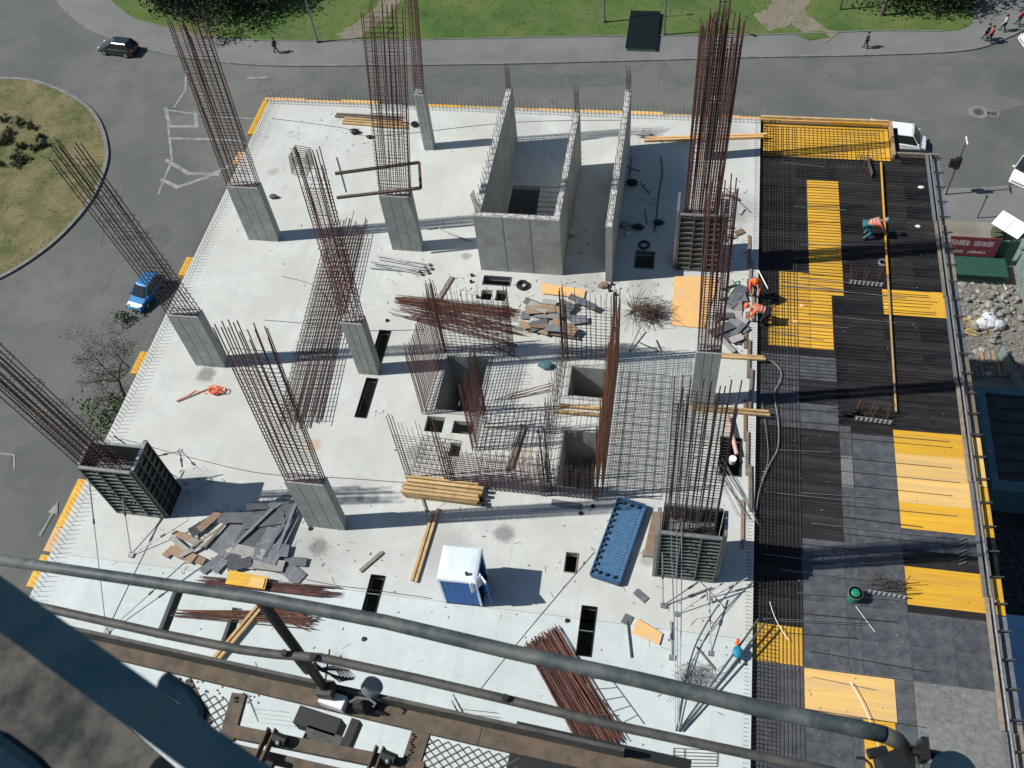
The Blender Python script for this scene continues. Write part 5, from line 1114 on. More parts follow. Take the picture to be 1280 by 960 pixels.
# ------------------------------------------------------------------ plants
LEAFM = {}
def leafy(mb, c, rad, n, s=.25, sq=(1, 1, 1), clumps=9):
    """leaf sized faces in clumps through a crown's volume"""
    cs = [Vector((random.gauss(0, .5) * rad * sq[0], random.gauss(0, .5) * rad * sq[1], random.gauss(0, .42) * rad * sq[2])) for _ in range(clumps)]
    for k in range(n):
        q = cs[k % clumps] + Vector((random.gauss(0, .24), random.gauss(0, .24), random.gauss(0, .2))) * rad
        p = Vector(c) + q; u = Vector((random.gauss(0, 1), random.gauss(0, 1), random.gauss(0, .6))).normalized(); v = u.orthogonal().normalized(); v.rotate(Matrix.Rotation(random.uniform(0, 6), 3, u)); w = u.cross(v); L = s * random.uniform(.5, 1.2)
        mb.quad(p - v * L * .5, p + w * L * .28, p + v * L * .5, p - w * L * .28)
def bush(lb, px, py, r, m='leaf_olive', n=260, z=G + .16, grp=None, s=.25, sq=(1, 1, .7), cat='shrub'):
    b = W(px, py, z); t = thing('shrub', lb, cat, b, group=grp); mb = MB(); leafy(mb, b + Vector((0, 0, r * .55)), r, n, s, sq); mb.build('foliage', m, t)
    mb = MB()
    for k in range(5): mb.bar(b, b + Vector((random.gauss(0, .4) * r, random.gauss(0, .4) * r, r * .8)), .03, 4, .01)
    mb.build('stems', 'bark', t)
BU = [(6, 152), (25, 156), (40, 160), (12, 168), (52, 172), (4, 182), (28, 184), (18, 198), (44, 188), (55, 183), (32, 200), (2, 206), (21, 207), (8, 176)]
for i, (px, py) in enumerate(sorted(BU)):
    bush('round dark olive shrub on the roundabout island, %s of the group' % ('leftmost' if i == 0 else 'rightmost' if i == len(BU) - 1 else ORD[i] + ' from the left'), px, py, random.uniform(.42, .58), 'leaf_dark' if i % 4 == 0 else 'leaf_olive', 420, grp='shrubs on the roundabout island', s=.17)
def tree(lb, px, py, h, r, m, n, bare=False, cr=.62, z=G + .15, s=.3, name='tree', seed=0, cat='tree'):
    b = W(px, py, z); t = thing(name, lb, cat, b); mb = MB(); rnd = random.Random(seed); tips = []
    def br(p, d, L, rr, lv):
        pts = [p]; q = p
        for k in range(3): d = (d + Vector((rnd.gauss(0, .14), rnd.gauss(0, .14), rnd.gauss(0, .06)))).normalized(); q = q + d * L / 3; pts.append(q)
        mb.tube(pts, [rr * (1 - .18 * k) for k in range(4)], 5 if lv else 8); tips.append(q)
        if lv < (4 if bare else 3):
            for k in range(4 if lv else 6): 
                a = rnd.uniform(0, 6.28); o = Vector((math.cos(a), math.sin(a), rnd.uniform(.15, .9))); br(pts[rnd.choice((2, 3, 3)) if lv else rnd.choice((1, 2, 3))], (d * .5 + o * .8).normalized(), L * rnd.uniform(.5, .72), rr * .5, lv + 1)
    br(b, Vector((0, 0, 1)), h * .5, h * .022, 0); mb.build('trunk', 'bark', t)
    mb = MB()
    if bare:
        for p in tips:
            for k in range(2): leafy(mb, p, .5, 3, s, clumps=2)
    else: leafy(mb, b + Vector((0, 0, h * cr)), r, n, s, (1, 1, 1.1), 26)
    mb.build('crown', m, t)
tree('bare brown street tree with fine twigs beside the lower left road', 158, 500, 6.4, 2.6, 'bud', 0, True, z=G, s=.13, seed=3)
bush('bright green bush behind the dark cage at the left slab corner', 133, 520, 1.5, 'leaf', 600, G, s=.3)
bush('small green bush below the blue car', 158, 402, .8, 'leaf_olive', 200, G, s=.25)
for i, (px, py, r, h) in enumerate(((212, 4, 2.6, 5), (245, 10, 3.0, 6), (285, 14, 3.3, 6), (335, 6, 3.2, 6))):
    tree('dense dark tree at the top left park edge, ' + ('leftmost', 'second from the left', 'third from the left', 'rightmost')[i] + ' of the four', px, py - 2, h, r, 'leaf_dark', 3200, z=G + .15, cr=.45, s=.42, seed=i + 10, name='dark_tree')
for i, (px, py, h, r) in enumerate(((1120, 0, 6, 3.2), (1165, 3, 6, 3.0), (1210, -8, 6.5, 3.0))):
    tree('dark green tree at the top right park edge, ' + ('left', 'middle', 'right')[i] + ' of the three', px, py, h, r, 'leaf_dark', 2600, cr=.5, s=.42, seed=i + 30, name='dark_tree')
b = W(1050, 12, G + .15); t = thing('park_post', 'thin dark post with a shadow on the grass at the top right', 'post', b); MB().bar(b, b + Vector((0, 0, 3.5)), .12, 6, .08).build('pole', 'bark', t); MB().bar(b + Vector((0, 0, 3.4)), b + Vector((.3, .1, 3.9)), .06, 6).build('pole_tip', 'bark', t)
b = W(1102, 19, G + .15); t = thing('tree_stump', 'leaning dark trunk with short boughs on the grass at the top right', 'tree trunk', b); MB().bar(b, b + Vector((.2, 0, 3.2)), .22, 7, .14).build('trunk', 'bark', t)
for k in range(5): MB().bar(b + Vector((.15, 0, 1.6 + .3 * k)), b + Vector((.9 * math.cos(k * 1.7), .9 * math.sin(k * 1.7), 3.2 + .2 * k)), .07, 5, .02).build('bough', 'bark', t)
# uneven grass: blades over the park edge and the island
def tufts(name, pts, n, m, s, z):
    mb = MB(); xs = [p[0] for p in pts]; ys = [p[1] for p in pts]
    def inside(x, y):
        c_ = False; j = len(pts) - 1
        for i in range(len(pts)):
            if (pts[i][1] > y) != (pts[j][1] > y) and x < (pts[j][0] - pts[i][0]) * (y - pts[i][1]) / (pts[j][1] - pts[i][1]) + pts[i][0]: c_ = not c_
            j = i
        return c_
    k = 0
    while k < n:
        x, y = random.uniform(min(xs), max(xs)), random.uniform(min(ys), max(ys)); k += 1
        if not inside(x, y): continue
        for _ in range(4):
            a = random.uniform(0, 6.28); dx, dy = math.cos(a) * s, math.sin(a) * s; q = Vector((x + random.gauss(0, .2), y + random.gauss(0, .2), z)); h = s * random.uniform(.6, 1.5)
            n0 = len(mb.v); mb.v += [q - Vector((dx, dy, 0)) * .5, q + Vector((dx, dy, 0)) * .5, q + Vector((random.gauss(0, .1), random.gauss(0, .1), h))]; mb.f.append((n0, n0 + 1, n0 + 2))
    return mb.build(name, m, kind='stuff', label='uneven tufts of grass growing over the lawn' if 'park' in name else 'dry grass tufts growing over the island', cat='grass')
pk = [(p.x, p.y) for p in gl[6:60]]; pk = [(p[0], p[1] + .4) for p in pk]
tufts('park_grass_tufts', pk + [(W(1200, -5, G).x, 95), (W(170, -5, G).x, 95)], 3500, 'grass', .08, G + .15)
tufts('island_grass_tufts', isl, 2500, 'drygrass', .08, G + .16)
# ------------------------------------------------------------------ yard on the right
def fence(lb, a, b, h, m, n, cat='fence'):
    a = Vector(a); b = Vector(b); t = thing('sheet_fence', lb, cat, a.lerp(b, .5)); d = (b - a).normalized(); L = (b - a).length
    for k in range(n):
        p, q = a + d * (L * k / n), a + d * (L * (k + 1) / n - .03); MB().beam(p + Vector((0, 0, h / 2)), q + Vector((0, 0, h / 2)), .05, h).build('fence_panel', m, t)
    for k in range(n + 1): p = a + d * (L * k / n); MB().box(p.x - .05, p.x + .05, p.y + .04, p.y + .14, p.z, p.z + h + .1).build('fence_post', 'galv', t)
    return t
gz = G + .18
fa, fb = W(1184, 300, gz), W(1250, 298, gz)
fence('dark green sheet fence of the site entrance carrying the red board', (17.5, fa.y - 2.4, gz), (25.3, fa.y - 2.4, gz), 2.6, 'greenfence', 4)
fy = fa.y - 2.4 - .12
sb = thing('site_board', 'dark red information board with two lines of pale lettering on the green fence', 'sign', (21.5, fy, gz + 1.5))
MB().box(18.6, 23.9, fy - .05, fy, gz + .98, gz + 2.95).build('board_panel', 'board_red', sb)
# the lettering is too small in the photograph to read: rows of upright strokes of the same size
for row, (n, z0, h, w) in enumerate(((3, 2.05, .62, 1.3), (3, 1.25, .36, 1.2))):
    for k in range(n):
        x = 18.9 + k * (w + .3); x2 = x
        while x2 < x + w: 
            ww = random.choice((.05, .08, .12)); MB().box(x2, x2 + ww, fy - .056, fy - .05, gz + z0 + random.uniform(0, .06), gz + z0 + h * random.uniform(.75, 1)).build('lettering', 'letter', sb); x2 += ww + .07
gh = thing('site_hut', 'dark green hut standing in front of the red board', 'hut', (21.2, fy - 2, gz))
MB().box(18.4, 24.6, fy - 1.9, fy - .2, gz, gz + .9).build('wall', 'greenfence', gh); MB().box(18.3, 24.7, fy - 2.0, fy - .1, gz + .9, gz + .98).build('roof', 'greenfence', gh)
for k in range(6): MB().box(18.6 + k * 1.05, 18.66 + k * 1.05, fy - 1.92, fy - 1.9, gz + .1, gz + .85).build('wall_rib', 'greenfence', gh)
c = W(1263, 281, G + 2.2); t = thing('white_sign', 'tilted white rectangular panel beside the green fence', 'sign', c - Vector((0, 0, 2.2))); R = Matrix.Rotation(-.75, 3, 'Z') @ Matrix.Rotation(.5, 3, 'X')
MB().obox(c, (2.3, 1.3, .06), R).build('sign_plate', 'white', t); MB().obox(c + Vector((0, 0, .04)), (.04, 1.2, .02), R).build('fold_line', 'galv', t)
for s in (-.8, .8): p = c + R @ Vector((s, 0, 0)); MB().bar((p.x, p.y, gz), p, .05, 6).build('sign_leg', 'galv', t)
a, b, c_, d = W(1246, 300, gz), W(1290, 300, gz), W(1300, 470, gz), W(1264, 385, gz)
t = thing('green_container', 'pale green sheet metal shed at the right frame edge', 'shed', (26.5, 50, gz))
MB().prism([(25.9, 57.0), (29, 58), (29, 44), (25.6, 46)], gz, gz + 1.5).build('shed_wall', 'palegreen', t); MB().prism([(25.8, 57.1), (29.1, 58.1), (29.1, 43.9), (25.5, 45.9)], gz + 1.5, gz + 1.6).build('roof', 'palegreen', t)
for k in range(8): y = 46.5 + k * 1.35; MB().box(25.6, 29, y, y + .08, gz + 1.6, gz + 1.65).build('roof_seam', 'palegreen', t)
MB().prism([W(1238, 290, gz)[:2], W(1252, 288, gz)[:2], W(1255, 300, gz)[:2], W(1240, 303, gz)[:2]], gz, gz + .6).build('rag_heap', 'leaf_olive', label='pale olive heap at the right end of the green fence', cat='heap')
fence('pale grey green fence sheets lying along the lower right yard edge', (23.4, 45.5, gz), (25.2, 39.6, gz), 1.0, 'palegreen', 3)
MB().bar(W(1250, 345, gz), W(1258, 362, gz + .05), .06, 6).build('pipe', 'white', label='short white pipe lying on the yard soil', cat='pipe')
# rubble
rub = thing('rubble_heap', 'heap of white rubble and sacks in the construction yard', 'rubble heap', W(1240, 400, gz))
mesh_r = []
for k in range(5):
    mb = MB(); r = []
    for z, q in ((0, .9), (.4, 1), (.8, .7), (1, .3)): r.append([Vector((math.cos(2 * math.pi * j / 7) * q * random.uniform(.7, 1.2), math.sin(2 * math.pi * j / 7) * q * random.uniform(.7, 1.2), z + random.uniform(-.08, .08))) for j in range(7)])
    mesh_r.append(mb.loft(r).mesh('rubble_piece', 'rubble'))
for k in range(240):
    u = random.random(); c = W(random.gauss(1240, 15), random.gauss(392, 15), gz); s = random.choice((.05, .08, .12, .16, .24)) * random.uniform(.8, 1.2)
    inst('rubble_piece', random.choice(mesh_r), Matrix.Translation(c + Vector((0, 0, random.uniform(-.05, .35)))) @ Matrix.Rotation(random.uniform(0, 6), 4, 'Z') @ Matrix.Diagonal((s, s * random.uniform(.6, 1), s * .8, 1)), rub)
for k in range(7):
    c = W(random.gauss(1236, 7), random.gauss(408, 5), gz); mb = MB(); r = []
    for z, q in ((0, .8), (.3, 1), (.6, .8), (.8, .3)): r.append([c + Vector((math.cos(2 * math.pi * j / 9) * q * .55 * random.uniform(.8, 1.2), math.sin(2 * math.pi * j / 9) * q * .45 * random.uniform(.8, 1.2), z * .9)) for j in range(9)])
    mb.loft(r).build('sack', 'sack', rub)
for k in range(26):
    c = W(random.uniform(1192, 1245), random.uniform(345, 470), gz); s = random.uniform(.1, .3)
    inst('yard_stone', random.choice(mesh_r), Matrix.Translation(c) @ Matrix.Diagonal((s, s, s * .6, 1)), label='loose pale stone lying on the yard soil', cat='stone', group='loose stones on the yard soil')
t = thing('brushwood', 'pale pile of sticks by the deck edge in the yard', 'stick pile', W(1205, 405, gz))
for k in range(28): p = W(random.uniform(1192, 1222), random.uniform(396, 418), gz); a = random.uniform(-.6, .6); MB().bar(p + Vector((0, 0, .1)), p + Vector((1.2 * math.cos(a), 1.2 * math.sin(a), .15)), .035, 5).build('stick', 'timber', t)
t = thing('brown_plank_pile', 'rows of brown and grey boards lying in the yard below the rubble', 'boards', W(1225, 462, gz))
for k in range(18): p = W(1200 + (k % 9) * 7, 448 + (k // 9) * 16, gz); MB().beam(p + Vector((0, -.5, .06)), p + Vector((random.uniform(-.1, .1), .7, .06)), .22, .06).build('plank', random.choice(('offcut_b', 'timber_old', 'offcut')), t)
# containers / roofs
def cont(lb, x0, x1, y0, y1, h, wallm, roofm, nm='container', nseam=8, open_=False):
    t = thing(nm, lb, 'container', ((x0 + x1) / 2, (y0 + y1) / 2, gz))
    MB().box(x0, x1, y0, y1, gz, gz + h - .1).build('wall', wallm, t); w = .45
    if open_:
        for q in ((x0, x0 + w, y0, y1), (x1 - w, x1, y0, y1), (x0 + w, x1 - w, y0, y0 + w * 1.6), (x0 + w, x1 - w, y1 - w, y1)): MB().box(*q, gz + h - .1, gz + h + .12).build('roof_rim', roofm, t)
        MB().box(x0 + w, x1 - w, y0 + w, y1 - w, gz + h - .099, gz + h - .05).build('roof', 'darkroof_shade', t)
    else: MB().box(x0 - .05, x1 + .05, y0 - .05, y1 + .05, gz + h - .1, gz + h).build('roof', roofm, t)
    for k in range(nseam): y = y0 + (y1 - y0) * (k + .5) / nseam; MB().box(x0 + w + .01, x1 - w - .01, y - .05, y + .05, gz + h - .05, gz + h + .03).build('roof_seam', 'darkroof_shade' if open_ else roofm, t)
    return t
pA, pB = W(1216, 485, gz + 2.5), W(1222, 612, gz + 2.5)
cont('open topped dark container with teal rim right of the big pale yellow sheets', pA.x + .2, pA.x + 7.2, pB.y, pA.y, 2.6, 'tealroof', 'tealroof', open_=True)
pA, pB = W(1245, 768, gz + 2.6), W(1250, 1000, gz + 2.6)
cont('slate blue flat roof at the lower right frame edge', pA.x, pA.x + 8, pB.y - 3, pA.y, 2.7, 'tealroof', 'blueroof', 'site_cabin')
for k in range(9): MB().bar(W(1198 + k * 2.2, 486 + k * 5, gz), W(1212 + k * 1.4, 478 + k * 6, gz + .1), .06, 6).build('steel_pipe', 'offcut' if k % 2 else 'timber_old', label='grey pipe of the row lying between the deck edge and the dark container', cat='pipe', group='pipes between deck and dark container')
yd = MB()
for k in range(500):
    c = W(random.uniform(1230, 1290), random.uniform(620, 770), gz); s = random.uniform(.05, .3); a = random.uniform(0, 3); yd.obox(c + Vector((0, 0, s * .2)), (s * 2, s * .6, s * .4), RZm(a))
yd.build('yard_litter', 'darkroof_shade', kind='stuff', label='dark litter strewn between the container and the blue roof', cat='litter')
MB().box(13.0, 60, -25, 36.5, gz, gz + .02).build('yard_shade_sheet', 'darkroof_shade', kind='structure')  # dark colour paints the building's shade onto the yard ground
# ------------------------------------------------------------------ the crane platform that the camera looks over
def fpt(px, py, z): return W(px, py, z)
ZR = 29.7
t = thing('upper_handrail', 'upper blue grey handrail tube running across the whole foreground', 'handrail', fpt(600, 800, ZR))
ptsr = [fpt(x, y, ZR) for x, y in ((-60, 691), (150, 722), (320, 747), (480, 777), (640, 815), (800, 850), (940, 883), (1060, 908), (1105, 918))]
MB().tube(ptsr, [.015, .016, .0175, .0185, .019, .0195, .020, .020, .020], 14).build('rail_tube', 'bluegrey', t, smooth=True)
cz = [fpt(1105, 918, ZR), fpt(1122, 926, ZR - .03), fpt(1131, 938, ZR - .09), fpt(1134, 950, ZR - .18), fpt(1134, 962, ZR - .35)]
MB().tube(cz, .020, 14).build('rail_bend', 'darkgrey', t, smooth=True)
t = thing('lower_handrail', 'lower grey rail tube below the upper handrail', 'handrail', fpt(500, 850, ZR - .35)); z2 = ZR - .35
MB().tube([fpt(x, y, z2) for x, y in ((20, 752), (70, 763), (200, 792), (300, 812), (345, 818), (400, 822), (520, 848), (640, 876), (760, 905), (900, 935), (1010, 958), (1080, 975))], .0135, 12).build('rail_tube', 'darkgrey', t, smooth=True)
for x, y in ((356, 817), (392, 822), (632, 873)): p = fpt(x, y, z2 + .016); MB().bar(p, p + Vector((0, 0, .012)), .010, 8).build('rail_bolt', 'blackplastic', t)
t = thing('black_strut', 'black diagonal strut from the upper handrail down to the brown platform beam', 'strut', fpt(360, 800, ZR - .5))
MB().bar(fpt(327, 752, ZR - .02), fpt(412, 868, 28.95), .015, 10).build('strut_tube', 'blackplastic', t, smooth=True); MB().bar(fpt(372, 818, 29.3), fpt(386, 836, 29.2), .020, 10).build('strut_sleeve', 'darkgrey', t)
MB().obox(fpt(408, 862, 29.0), (.05, .05, .05)).build('strut_shoe', 'darkgrey', t)
# platform frame
ZP = 28.9
pf = thing('platform_frame', 'rusty brown steel frame of the crane platform along the bottom edge', 'platform', fpt(430, 900, ZP))
def pbeam(a, b, w, h, z=ZP, nm='frame_beam', m='brownsteel', za=None): MB().beam(fpt(*a, z), fpt(*b, z if za is None else za), w, h).build(nm, m, pf)
pbeam((90, 800), (345, 860), .062, .02); pbeam((345, 860), (600, 920), .062, .02, ZP + .002); pbeam((600, 920), (900, 986), .062, .02, ZP)
pbeam((90, 790), (780, 943), .012, .11, ZP + .03, 'frame_web', 'darkgrey')
pbeam((292, 915), (530, 962), .04, .03, ZP - .005); pbeam((300, 868), (284, 925), .05, .025, ZP - .006); pbeam((528, 912), (508, 975), .06, .025, ZP - .006)
pbeam((240, 925), (520, 990), .035, .02, ZP - .02); pbeam((236, 850), (262, 905), .02, .02, ZP - .006)
pbeam((640, 935), (860, 985), .16, .05, ZP - .03, 'shadow_side_beam', 'blackplastic')  # black colour paints the shaded side of the frame
for k in range(26):
    x = 215 + random.uniform(0, 110); y = 848 + (x - 215) * .24 + random.uniform(-5, 10); p = fpt(x, y, ZP + .012); MB().bar(p, p + Vector((0, 0, .006)), .0035, 6).build('bolt', 'rust' if k % 2 else 'darkgrey', pf)
for k in range(16): p = fpt(518 - k * .9 + random.uniform(-3, 3), 918 + k * 3.2, ZP + .008); MB().bar(p, p + Vector((0, 0, .006)), .0035, 6).build('bolt', 'rust', pf)
# expanded metal
def xmesh(lb, quad, n, m_):
    t = thing('expanded_mesh', lb, 'metal mesh', fpt(*quad[0], ZP - .01)); a, b, c, d = [fpt(*q, ZP - .01) for q in quad]; g = lambda u, v: a.lerp(b, u).lerp(d.lerp(c, u), v)
    for k in range(-m_, n + 1):
        for s in (0, 1):
            u0, v0, u1, v1 = k / n, 0.0, k / n + m_ / n, 1.0
            if u0 < 0: v0 = -u0 * n / m_; u0 = 0
            if u1 > 1: v1 = v1 - (u1 - 1) * n / m_; u1 = 1
            if v1 <= v0 + .02: continue
            p, q = (g(u0, v0), g(u1, v1)) if s == 0 else (g(1 - u0, v0), g(1 - u1, v1)); MB().beam(p + Vector((0, 0, .004 * s)), q + Vector((0, 0, .004 * s)), .0045, .004).build('mesh_strand', 'darkgrey', t)
xmesh('diamond metal mesh seen between the blue beam and the brown frame', ((232, 862), (294, 876), (282, 922), (225, 908)), 5, 4)
xmesh('diamond metal mesh right of the platform opening at the bottom edge', ((536, 922), (650, 948), (640, 1000), (524, 975)), 9, 5)
# black motor box, roller brackets
t = thing('black_box', 'black cable box hanging in the platform opening', 'equipment box', fpt(405, 915, ZP - .1))
MB().obox(fpt(400, 905, ZP - .08), (.155, .06, .08), RZm(-.16)).build('box_body', 'blackplastic', t); MB().obox(fpt(405, 925, ZP - .06), (.13, .05, .04), RZm(-.16)).build('box_lid', 'darkgrey', t); MB().obox(fpt(440, 918, ZP - .05), (.03, .09, .05), RZm(-.16)).build('box_end', 'blackplastic', t)
for px, py, lb in ((332, 932, 'roller bracket with black wheel at the lower left of the platform frame'), (468, 955, 'roller bracket with black wheel in the lower middle of the platform frame')):
    c = fpt(px, py, ZP + .03); t = thing('roller_bracket', lb, 'roller bracket', c)
    for s in (-.012, .012): MB().obox(c + Vector((s, 0, 0)), (.005, .11, .035), RZm(-.14)).build('bracket_plate', 'brownsteel', t)
    MB().bar(c + Vector((.02, .03, 0)), c + Vector((.065, .02, 0)), .019, 12).build('roller', 'blackplastic', t); MB().bar(c + Vector((.02, -.05, 0)), c + Vector((.045, -.055, 0)), .015, 12).build('roller', 'blackplastic', t); MB().ball(c + Vector((.045, .01, .018)), .009, 8, 6).build('bolt_head', 'greymotor', t)
t = thing('rope_pulley', 'grey disc lamp with white connector box and black cable gland on the beam', 'pulley', fpt(450, 875, ZP))
MB().obox(fpt(417, 876, ZP + .05), (.085, .045, .04), RZm(-.18)).build('connector_box', 'white', t); c = fpt(463, 862, ZP + .09)
MB().bar(c, c + Vector((.012, .01, .02)), .034, 20).build('disc', 'greymotor', t); MB().bar(fpt(450, 878, ZP + .03), fpt(462, 880, ZP + .05), .035, 12).build('gland', 'blackplastic', t)
MB().loft([[fpt(450, 884, ZP + .03) + Vector((0, .02 * math.cos(a), .02 * math.sin(a))) for a in [2 * math.pi * j / 8 for j in range(8)]], [fpt(484, 893, ZP + .02) + Vector((0, .003 * math.cos(a), .003 * math.sin(a))) for a in [2 * math.pi * j / 8 for j in range(8)]]]).build('painted_shadow_cone', 'blackplastic', t)  # black tapering part modelled in place of the shadow behind the disc
MB().tube([fpt(x, y, ZP + .1) for x, y in ((437, 878), (448, 872), (462, 874), (470, 880), (466, 884))], .004, 6).build('bracket_wire', 'galv', t)
for k in range(6):
    o = k * 3; P_ = [fpt(x, y, 29.0 + .02 * k) for x, y in ((392, 826 + o * .6), (405 + o, 838 + o * .5), (425 + o * 1.2, 852 - o * .2), (444 - o, 846 + o * .3), (436 - o, 838), (415, 833 + o * .3), (398, 836))]
    MB().tube(P_, .0025, 5).build('thin_wire', 'blackplastic', label='thin black wire loop tangled beside the foot of the strut', cat='wire', group='wire loops beside the strut foot')
for x0, y0, x1, y1, lb in ((412, 812, 405, 862, 'short upright wire beside the strut foot'), (426, 820, 427, 832, 'tiny upright wire on the lower rail')): MB().bar(fpt(x0, y0, 29.2), fpt(x1, y1, 29.0), .003, 5).build('thin_wire', 'blackplastic', label=lb, cat='wire')
# navy beam and the board beneath it, close to the lens
t = thing('navy_beam', 'large navy blue painted beam crossing the lower left corner', 'beam', fpt(150, 850, 31.35))
a, b = fpt(-130, 660, 31.35), fpt(380, 1030, 31.35); MB().beam(a, b, .031, .02).build('beam_top', 'bluebeam', t); a2, b2 = fpt(-120, 642, 31.33), fpt(390, 1012, 31.33); MB().beam(a2, b2, .008, .03).build('beam_edge', 'blackplastic', t)
tk = MB().tube([fpt(205, 850, 31.2), fpt(232, 868, 31.2), fpt(250, 890, 31.2), fpt(248, 905, 31.2)], .008, 10); tk.build('black_hose', 'bluebeam', label='black hose loop against the navy beam', cat='hose')
MB().prism([fpt(*p, 31.0)[:2] for p in ((-150, 775), (20, 790), (290, 1020), (-150, 1200))], 30.985, 31.0).build('dirty_shaded_board', 'board', label='dirty grey board in the bottom left corner below the navy beam', cat='board')
MB().tube([fpt(x, y, 31.15) for x, y in ((-60, 915), (0, 935), (40, 965), (80, 1010))], .014, 10).build('teal_hose', 'bluebeam', label='dark teal tube in the extreme bottom left corner', cat='tube')
# fittings at the right end of the handrail
t = thing('rail_fittings', 'dark clamps and a round motor at the right end of the handrail', 'clamp', fpt(1170, 945, ZR))
c = fpt(1145, 952, ZR - .02); MB().bar(fpt(1100, 962, ZR), fpt(1130, 952, ZR), .03, 10).build('clamp', 'blackplastic', t); MB().bar(fpt(1085, 943, ZR), fpt(1108, 938, ZR), .012, 8).build('clamp_lever', 'blackplastic', t)
MB().bar(fpt(1140, 938, ZR - .05), fpt(1185, 947, ZR - .05), .012, 8).build('clamp_bolt', 'blackplastic', t); MB().obox(fpt(1154, 938, ZR - .03), (.016, .05, .05)).build('clamp_nut', 'blackplastic', t)
MB().bar(fpt(1192, 968, ZR - .08), fpt(1192, 968, ZR - .0), .05, 20).build('motor_body', 'bluebeam', t); MB().bar(fpt(1155, 965, ZR - .04), fpt(1180, 968, ZR - .04), .02, 10).build('motor_shaft', 'galv', t)
MB().tube([fpt(x, y, ZR) for x, y in ((1070, 947), (1080, 948), (1088, 955), (1092, 965))], .004, 6).build('cable_end', 'blackplastic', t)
# ------------------------------------------------------------------ litter, patches and wear
for pts, z, m in ((((560, 92), (760, 94), (762, 108), (556, 106)), G + .003, 'patch'), (((1040, 118), (1190, 112), (1280, 130), (1150, 150)), G + .0035, 'patch2'), 
                  (((150, 300), (200, 280), (215, 300), (165, 330)), G + .003, 'patch'), (((700, 120), (880, 118), (940, 130), (720, 135)), G + .0032, 'patch2'), (((20, 560), (70, 570), (60, 620), (10, 610)), G + .003, 'patch')):
    if 'patch' not in M: M['patch'] = mat('w_darker_asphalt', (.078, .084, .078), .9, (.098, .104, .094), .8, detail=10); M['patch2'] = mat('w_paler_asphalt', (.105, .109, .098), .9, (.125, .128, .113), .3, detail=10)
    l = smoothline([W(*p, G) for p in pts], 5, True); sheet('asphalt_patch', [(p.x + random.uniform(-.15, .15), p.y + random.uniform(-.15, .15)) for p in l], z, m)
crk = MB()
for _ in range(12):
    p = W(random.uniform(100, 1270), random.uniform(86, 140), G) if _ < 8 else W(random.uniform(120, 220), random.uniform(140, 380), G); a = random.uniform(-.3, .3) + random.choice((0, 0, 1.57))
    for k in range(random.randint(6, 16)):
        a += random.gauss(0, .35); q = p + Vector((math.cos(a), math.sin(a), 0)) * random.uniform(.4, 1.1); d = (q - p).normalized(); nn = Vector((-d.y, d.x, 0)) * .014
        crk.quad((p + nn)[:2] + (G + .0075,), (p - nn)[:2] + (G + .0075,), (q - nn)[:2] + (G + .0075,), (q + nn)[:2] + (G + .0075,)); p = q
crk.build('road_cracks', 'crack', kind='structure')
lit = MB(); litd = MB(); litw = MB()
zones = [((720, 300), 30, 20, 60), ((600, 360), 60, 18, 120), ((750, 360), 40, 8, 80), ((320, 690), 70, 30, 150), ((560, 560), 60, 40, 120), ((910, 280), 18, 40, 110), ((905, 400), 18, 40, 110), ((880, 560), 20, 40, 70), ((860, 800), 40, 40, 90), ((600, 700), 160, 40, 80), ((400, 250), 120, 70, 120), ((450, 165), 60, 18, 80), ((800, 600), 60, 60, 70), ((240, 620), 30, 30, 50), ((520, 800), 200, 40, 60), ((800, 260), 30, 50, 80)]
for (cx, cy), sx, sy, n in zones:
    for k in range(int(n * .6)):
        p = W(random.gauss(cx, sx), random.gauss(cy, sy), .008)
        if not (XL + .3 < p.x < XJ - .3 and 2 < p.y < YF - .5) or any(h[0] - .15 < p.x < h[1] + .15 and h[2] - .15 < p.y < h[3] + .15 for h in HOLES): continue
        a = random.uniform(0, 3.14); s = random.uniform(.015, .045)
        r_ = random.random()
        if r_ < .4: lit.obox(p + Vector((0, 0, s * .2)), (s * random.uniform(1, 3), s, s * .4), RZm(a))
        elif r_ < .7: litd.bar(p, p + Vector((math.cos(a), math.sin(a), .01)) * random.uniform(.1, .4), .006, 3)
        else: litw.obox(p + Vector((0, 0, s * .2)), (s * random.uniform(1, 5), s * .8, s * .3), RZm(a))
lit.build('concrete_crumbs', 'offcut', kind='stuff', label='small crumbs of broken concrete scattered over the slab', cat='litter')
litd.build('wire_scraps', 'rust', kind='stuff', label='short rusty wire and bar scraps scattered over the slab', cat='litter')
litw.build('wood_chips', 'timber_old', kind='stuff', label='wood chips and splinters scattered over the slab', cat='litter')
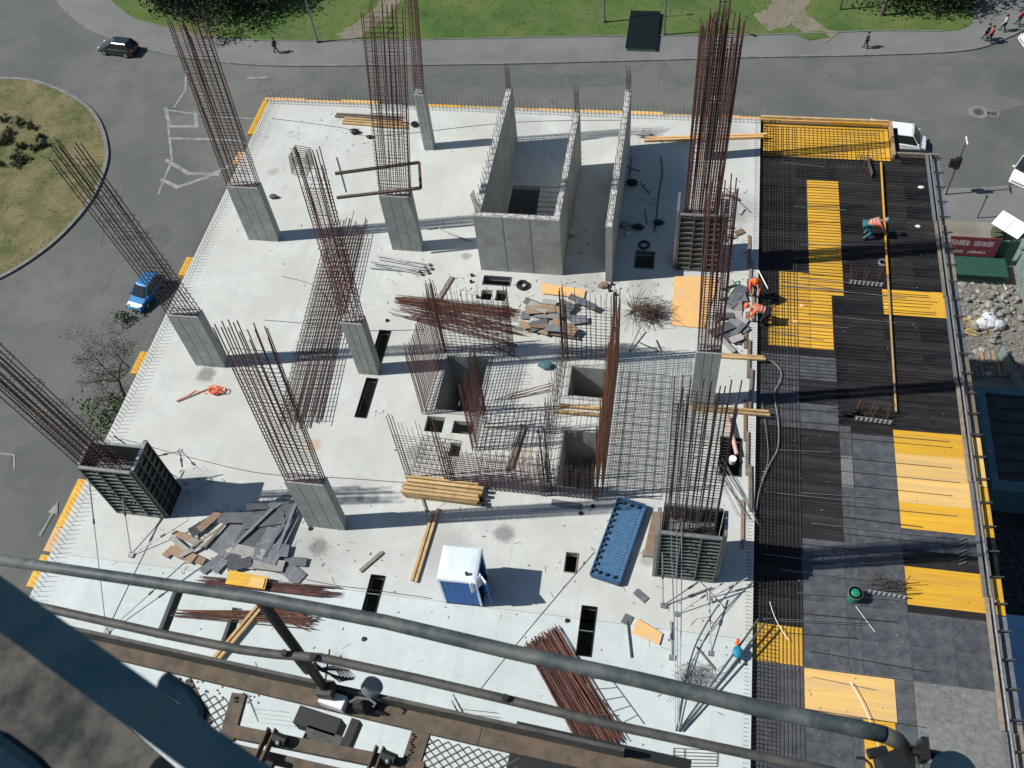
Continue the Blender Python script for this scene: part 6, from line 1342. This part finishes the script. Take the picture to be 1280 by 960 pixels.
# cement splashes and muck on the deck
dl = MB()
for k in range(300):
    x = random.uniform(4, 11.4); y = random.gauss(10, 5) if k < 220 else random.uniform(6, 37); s = random.uniform(.012, .035)
    if 5 < y < 38: dl.obox((x, y, ZD + .034), (s * random.uniform(1, 3), s, .012), RZm(random.uniform(0, 3)))
dl.build('deck_litter', 'offcut', kind='stuff', label='cement crumbs and chips scattered over the deck sheets', cat='litter')
# rods and clutter in the shaded bay, and loose bars about the slab
for (a, b, m, lb) in (((782, 208), (800, 214), 'rustdark', 'dark bar lying far in the shaded bay by the wall'), ((790, 196), (786, 228), 'rustdark', 'dark bar lying along the wall in the shaded bay'), ((800, 228), (812, 242), 'cable', 'short black bar in the middle of the shaded bay'), ((806, 262), (809, 280), 'cable', 'short black rod right of the black box in the bay'),
                      ((596, 300), (607, 306), 'cable', 'short dark rod left of the stair core'), ((560, 292), (592, 302), 'galv', 'thin grey rod in the column shadow left of the core'), ((545, 284), (585, 301), 'galv', 'second thin grey rod in the column shadow left of the core'), ((420, 196), (432, 240), 'galv', 'thin grey rod leaning across the rusty frame area'),
                      ((662, 412), (700, 420), 'rustdark', 'dark bar at the near left of the scrap heap'), ((906, 235), (938, 265), 'cable', 'dark rod running from the far cage to the deck joint'), ((612, 430), (650, 448), 'rustdark', 'dark bar behind the left shaft mats'), ((860, 712), (905, 760), 'galv', 'grey rod in the shadow right of the near formwork')):
    MB().bar(W(*a, .05), W(*b, .05), .022, 6).build('steel_rod', m, label=lb, cat='rod')
# rough ground of the yard: crumbs and broken bits too many to count
yg = MB()
for k in range(2600):
    c = W(random.uniform(1190, 1290), random.gauss(405, 45), gz)
    if c.y < 43 or c.y > 57.5 or c.x < 12.5: continue
    s = random.uniform(.04, .16); a = random.uniform(0, 3); yg.obox(c + Vector((0, 0, s * .15)), (s * random.uniform(.8, 2), s, s * .5), RZm(a) @ Matrix.Rotation(random.uniform(-.5, .5), 3, 'X'))
yg.build('yard_crumbs', 'rubble', kind='stuff', label='broken crumbs covering the trampled yard soil', cat='rubble')
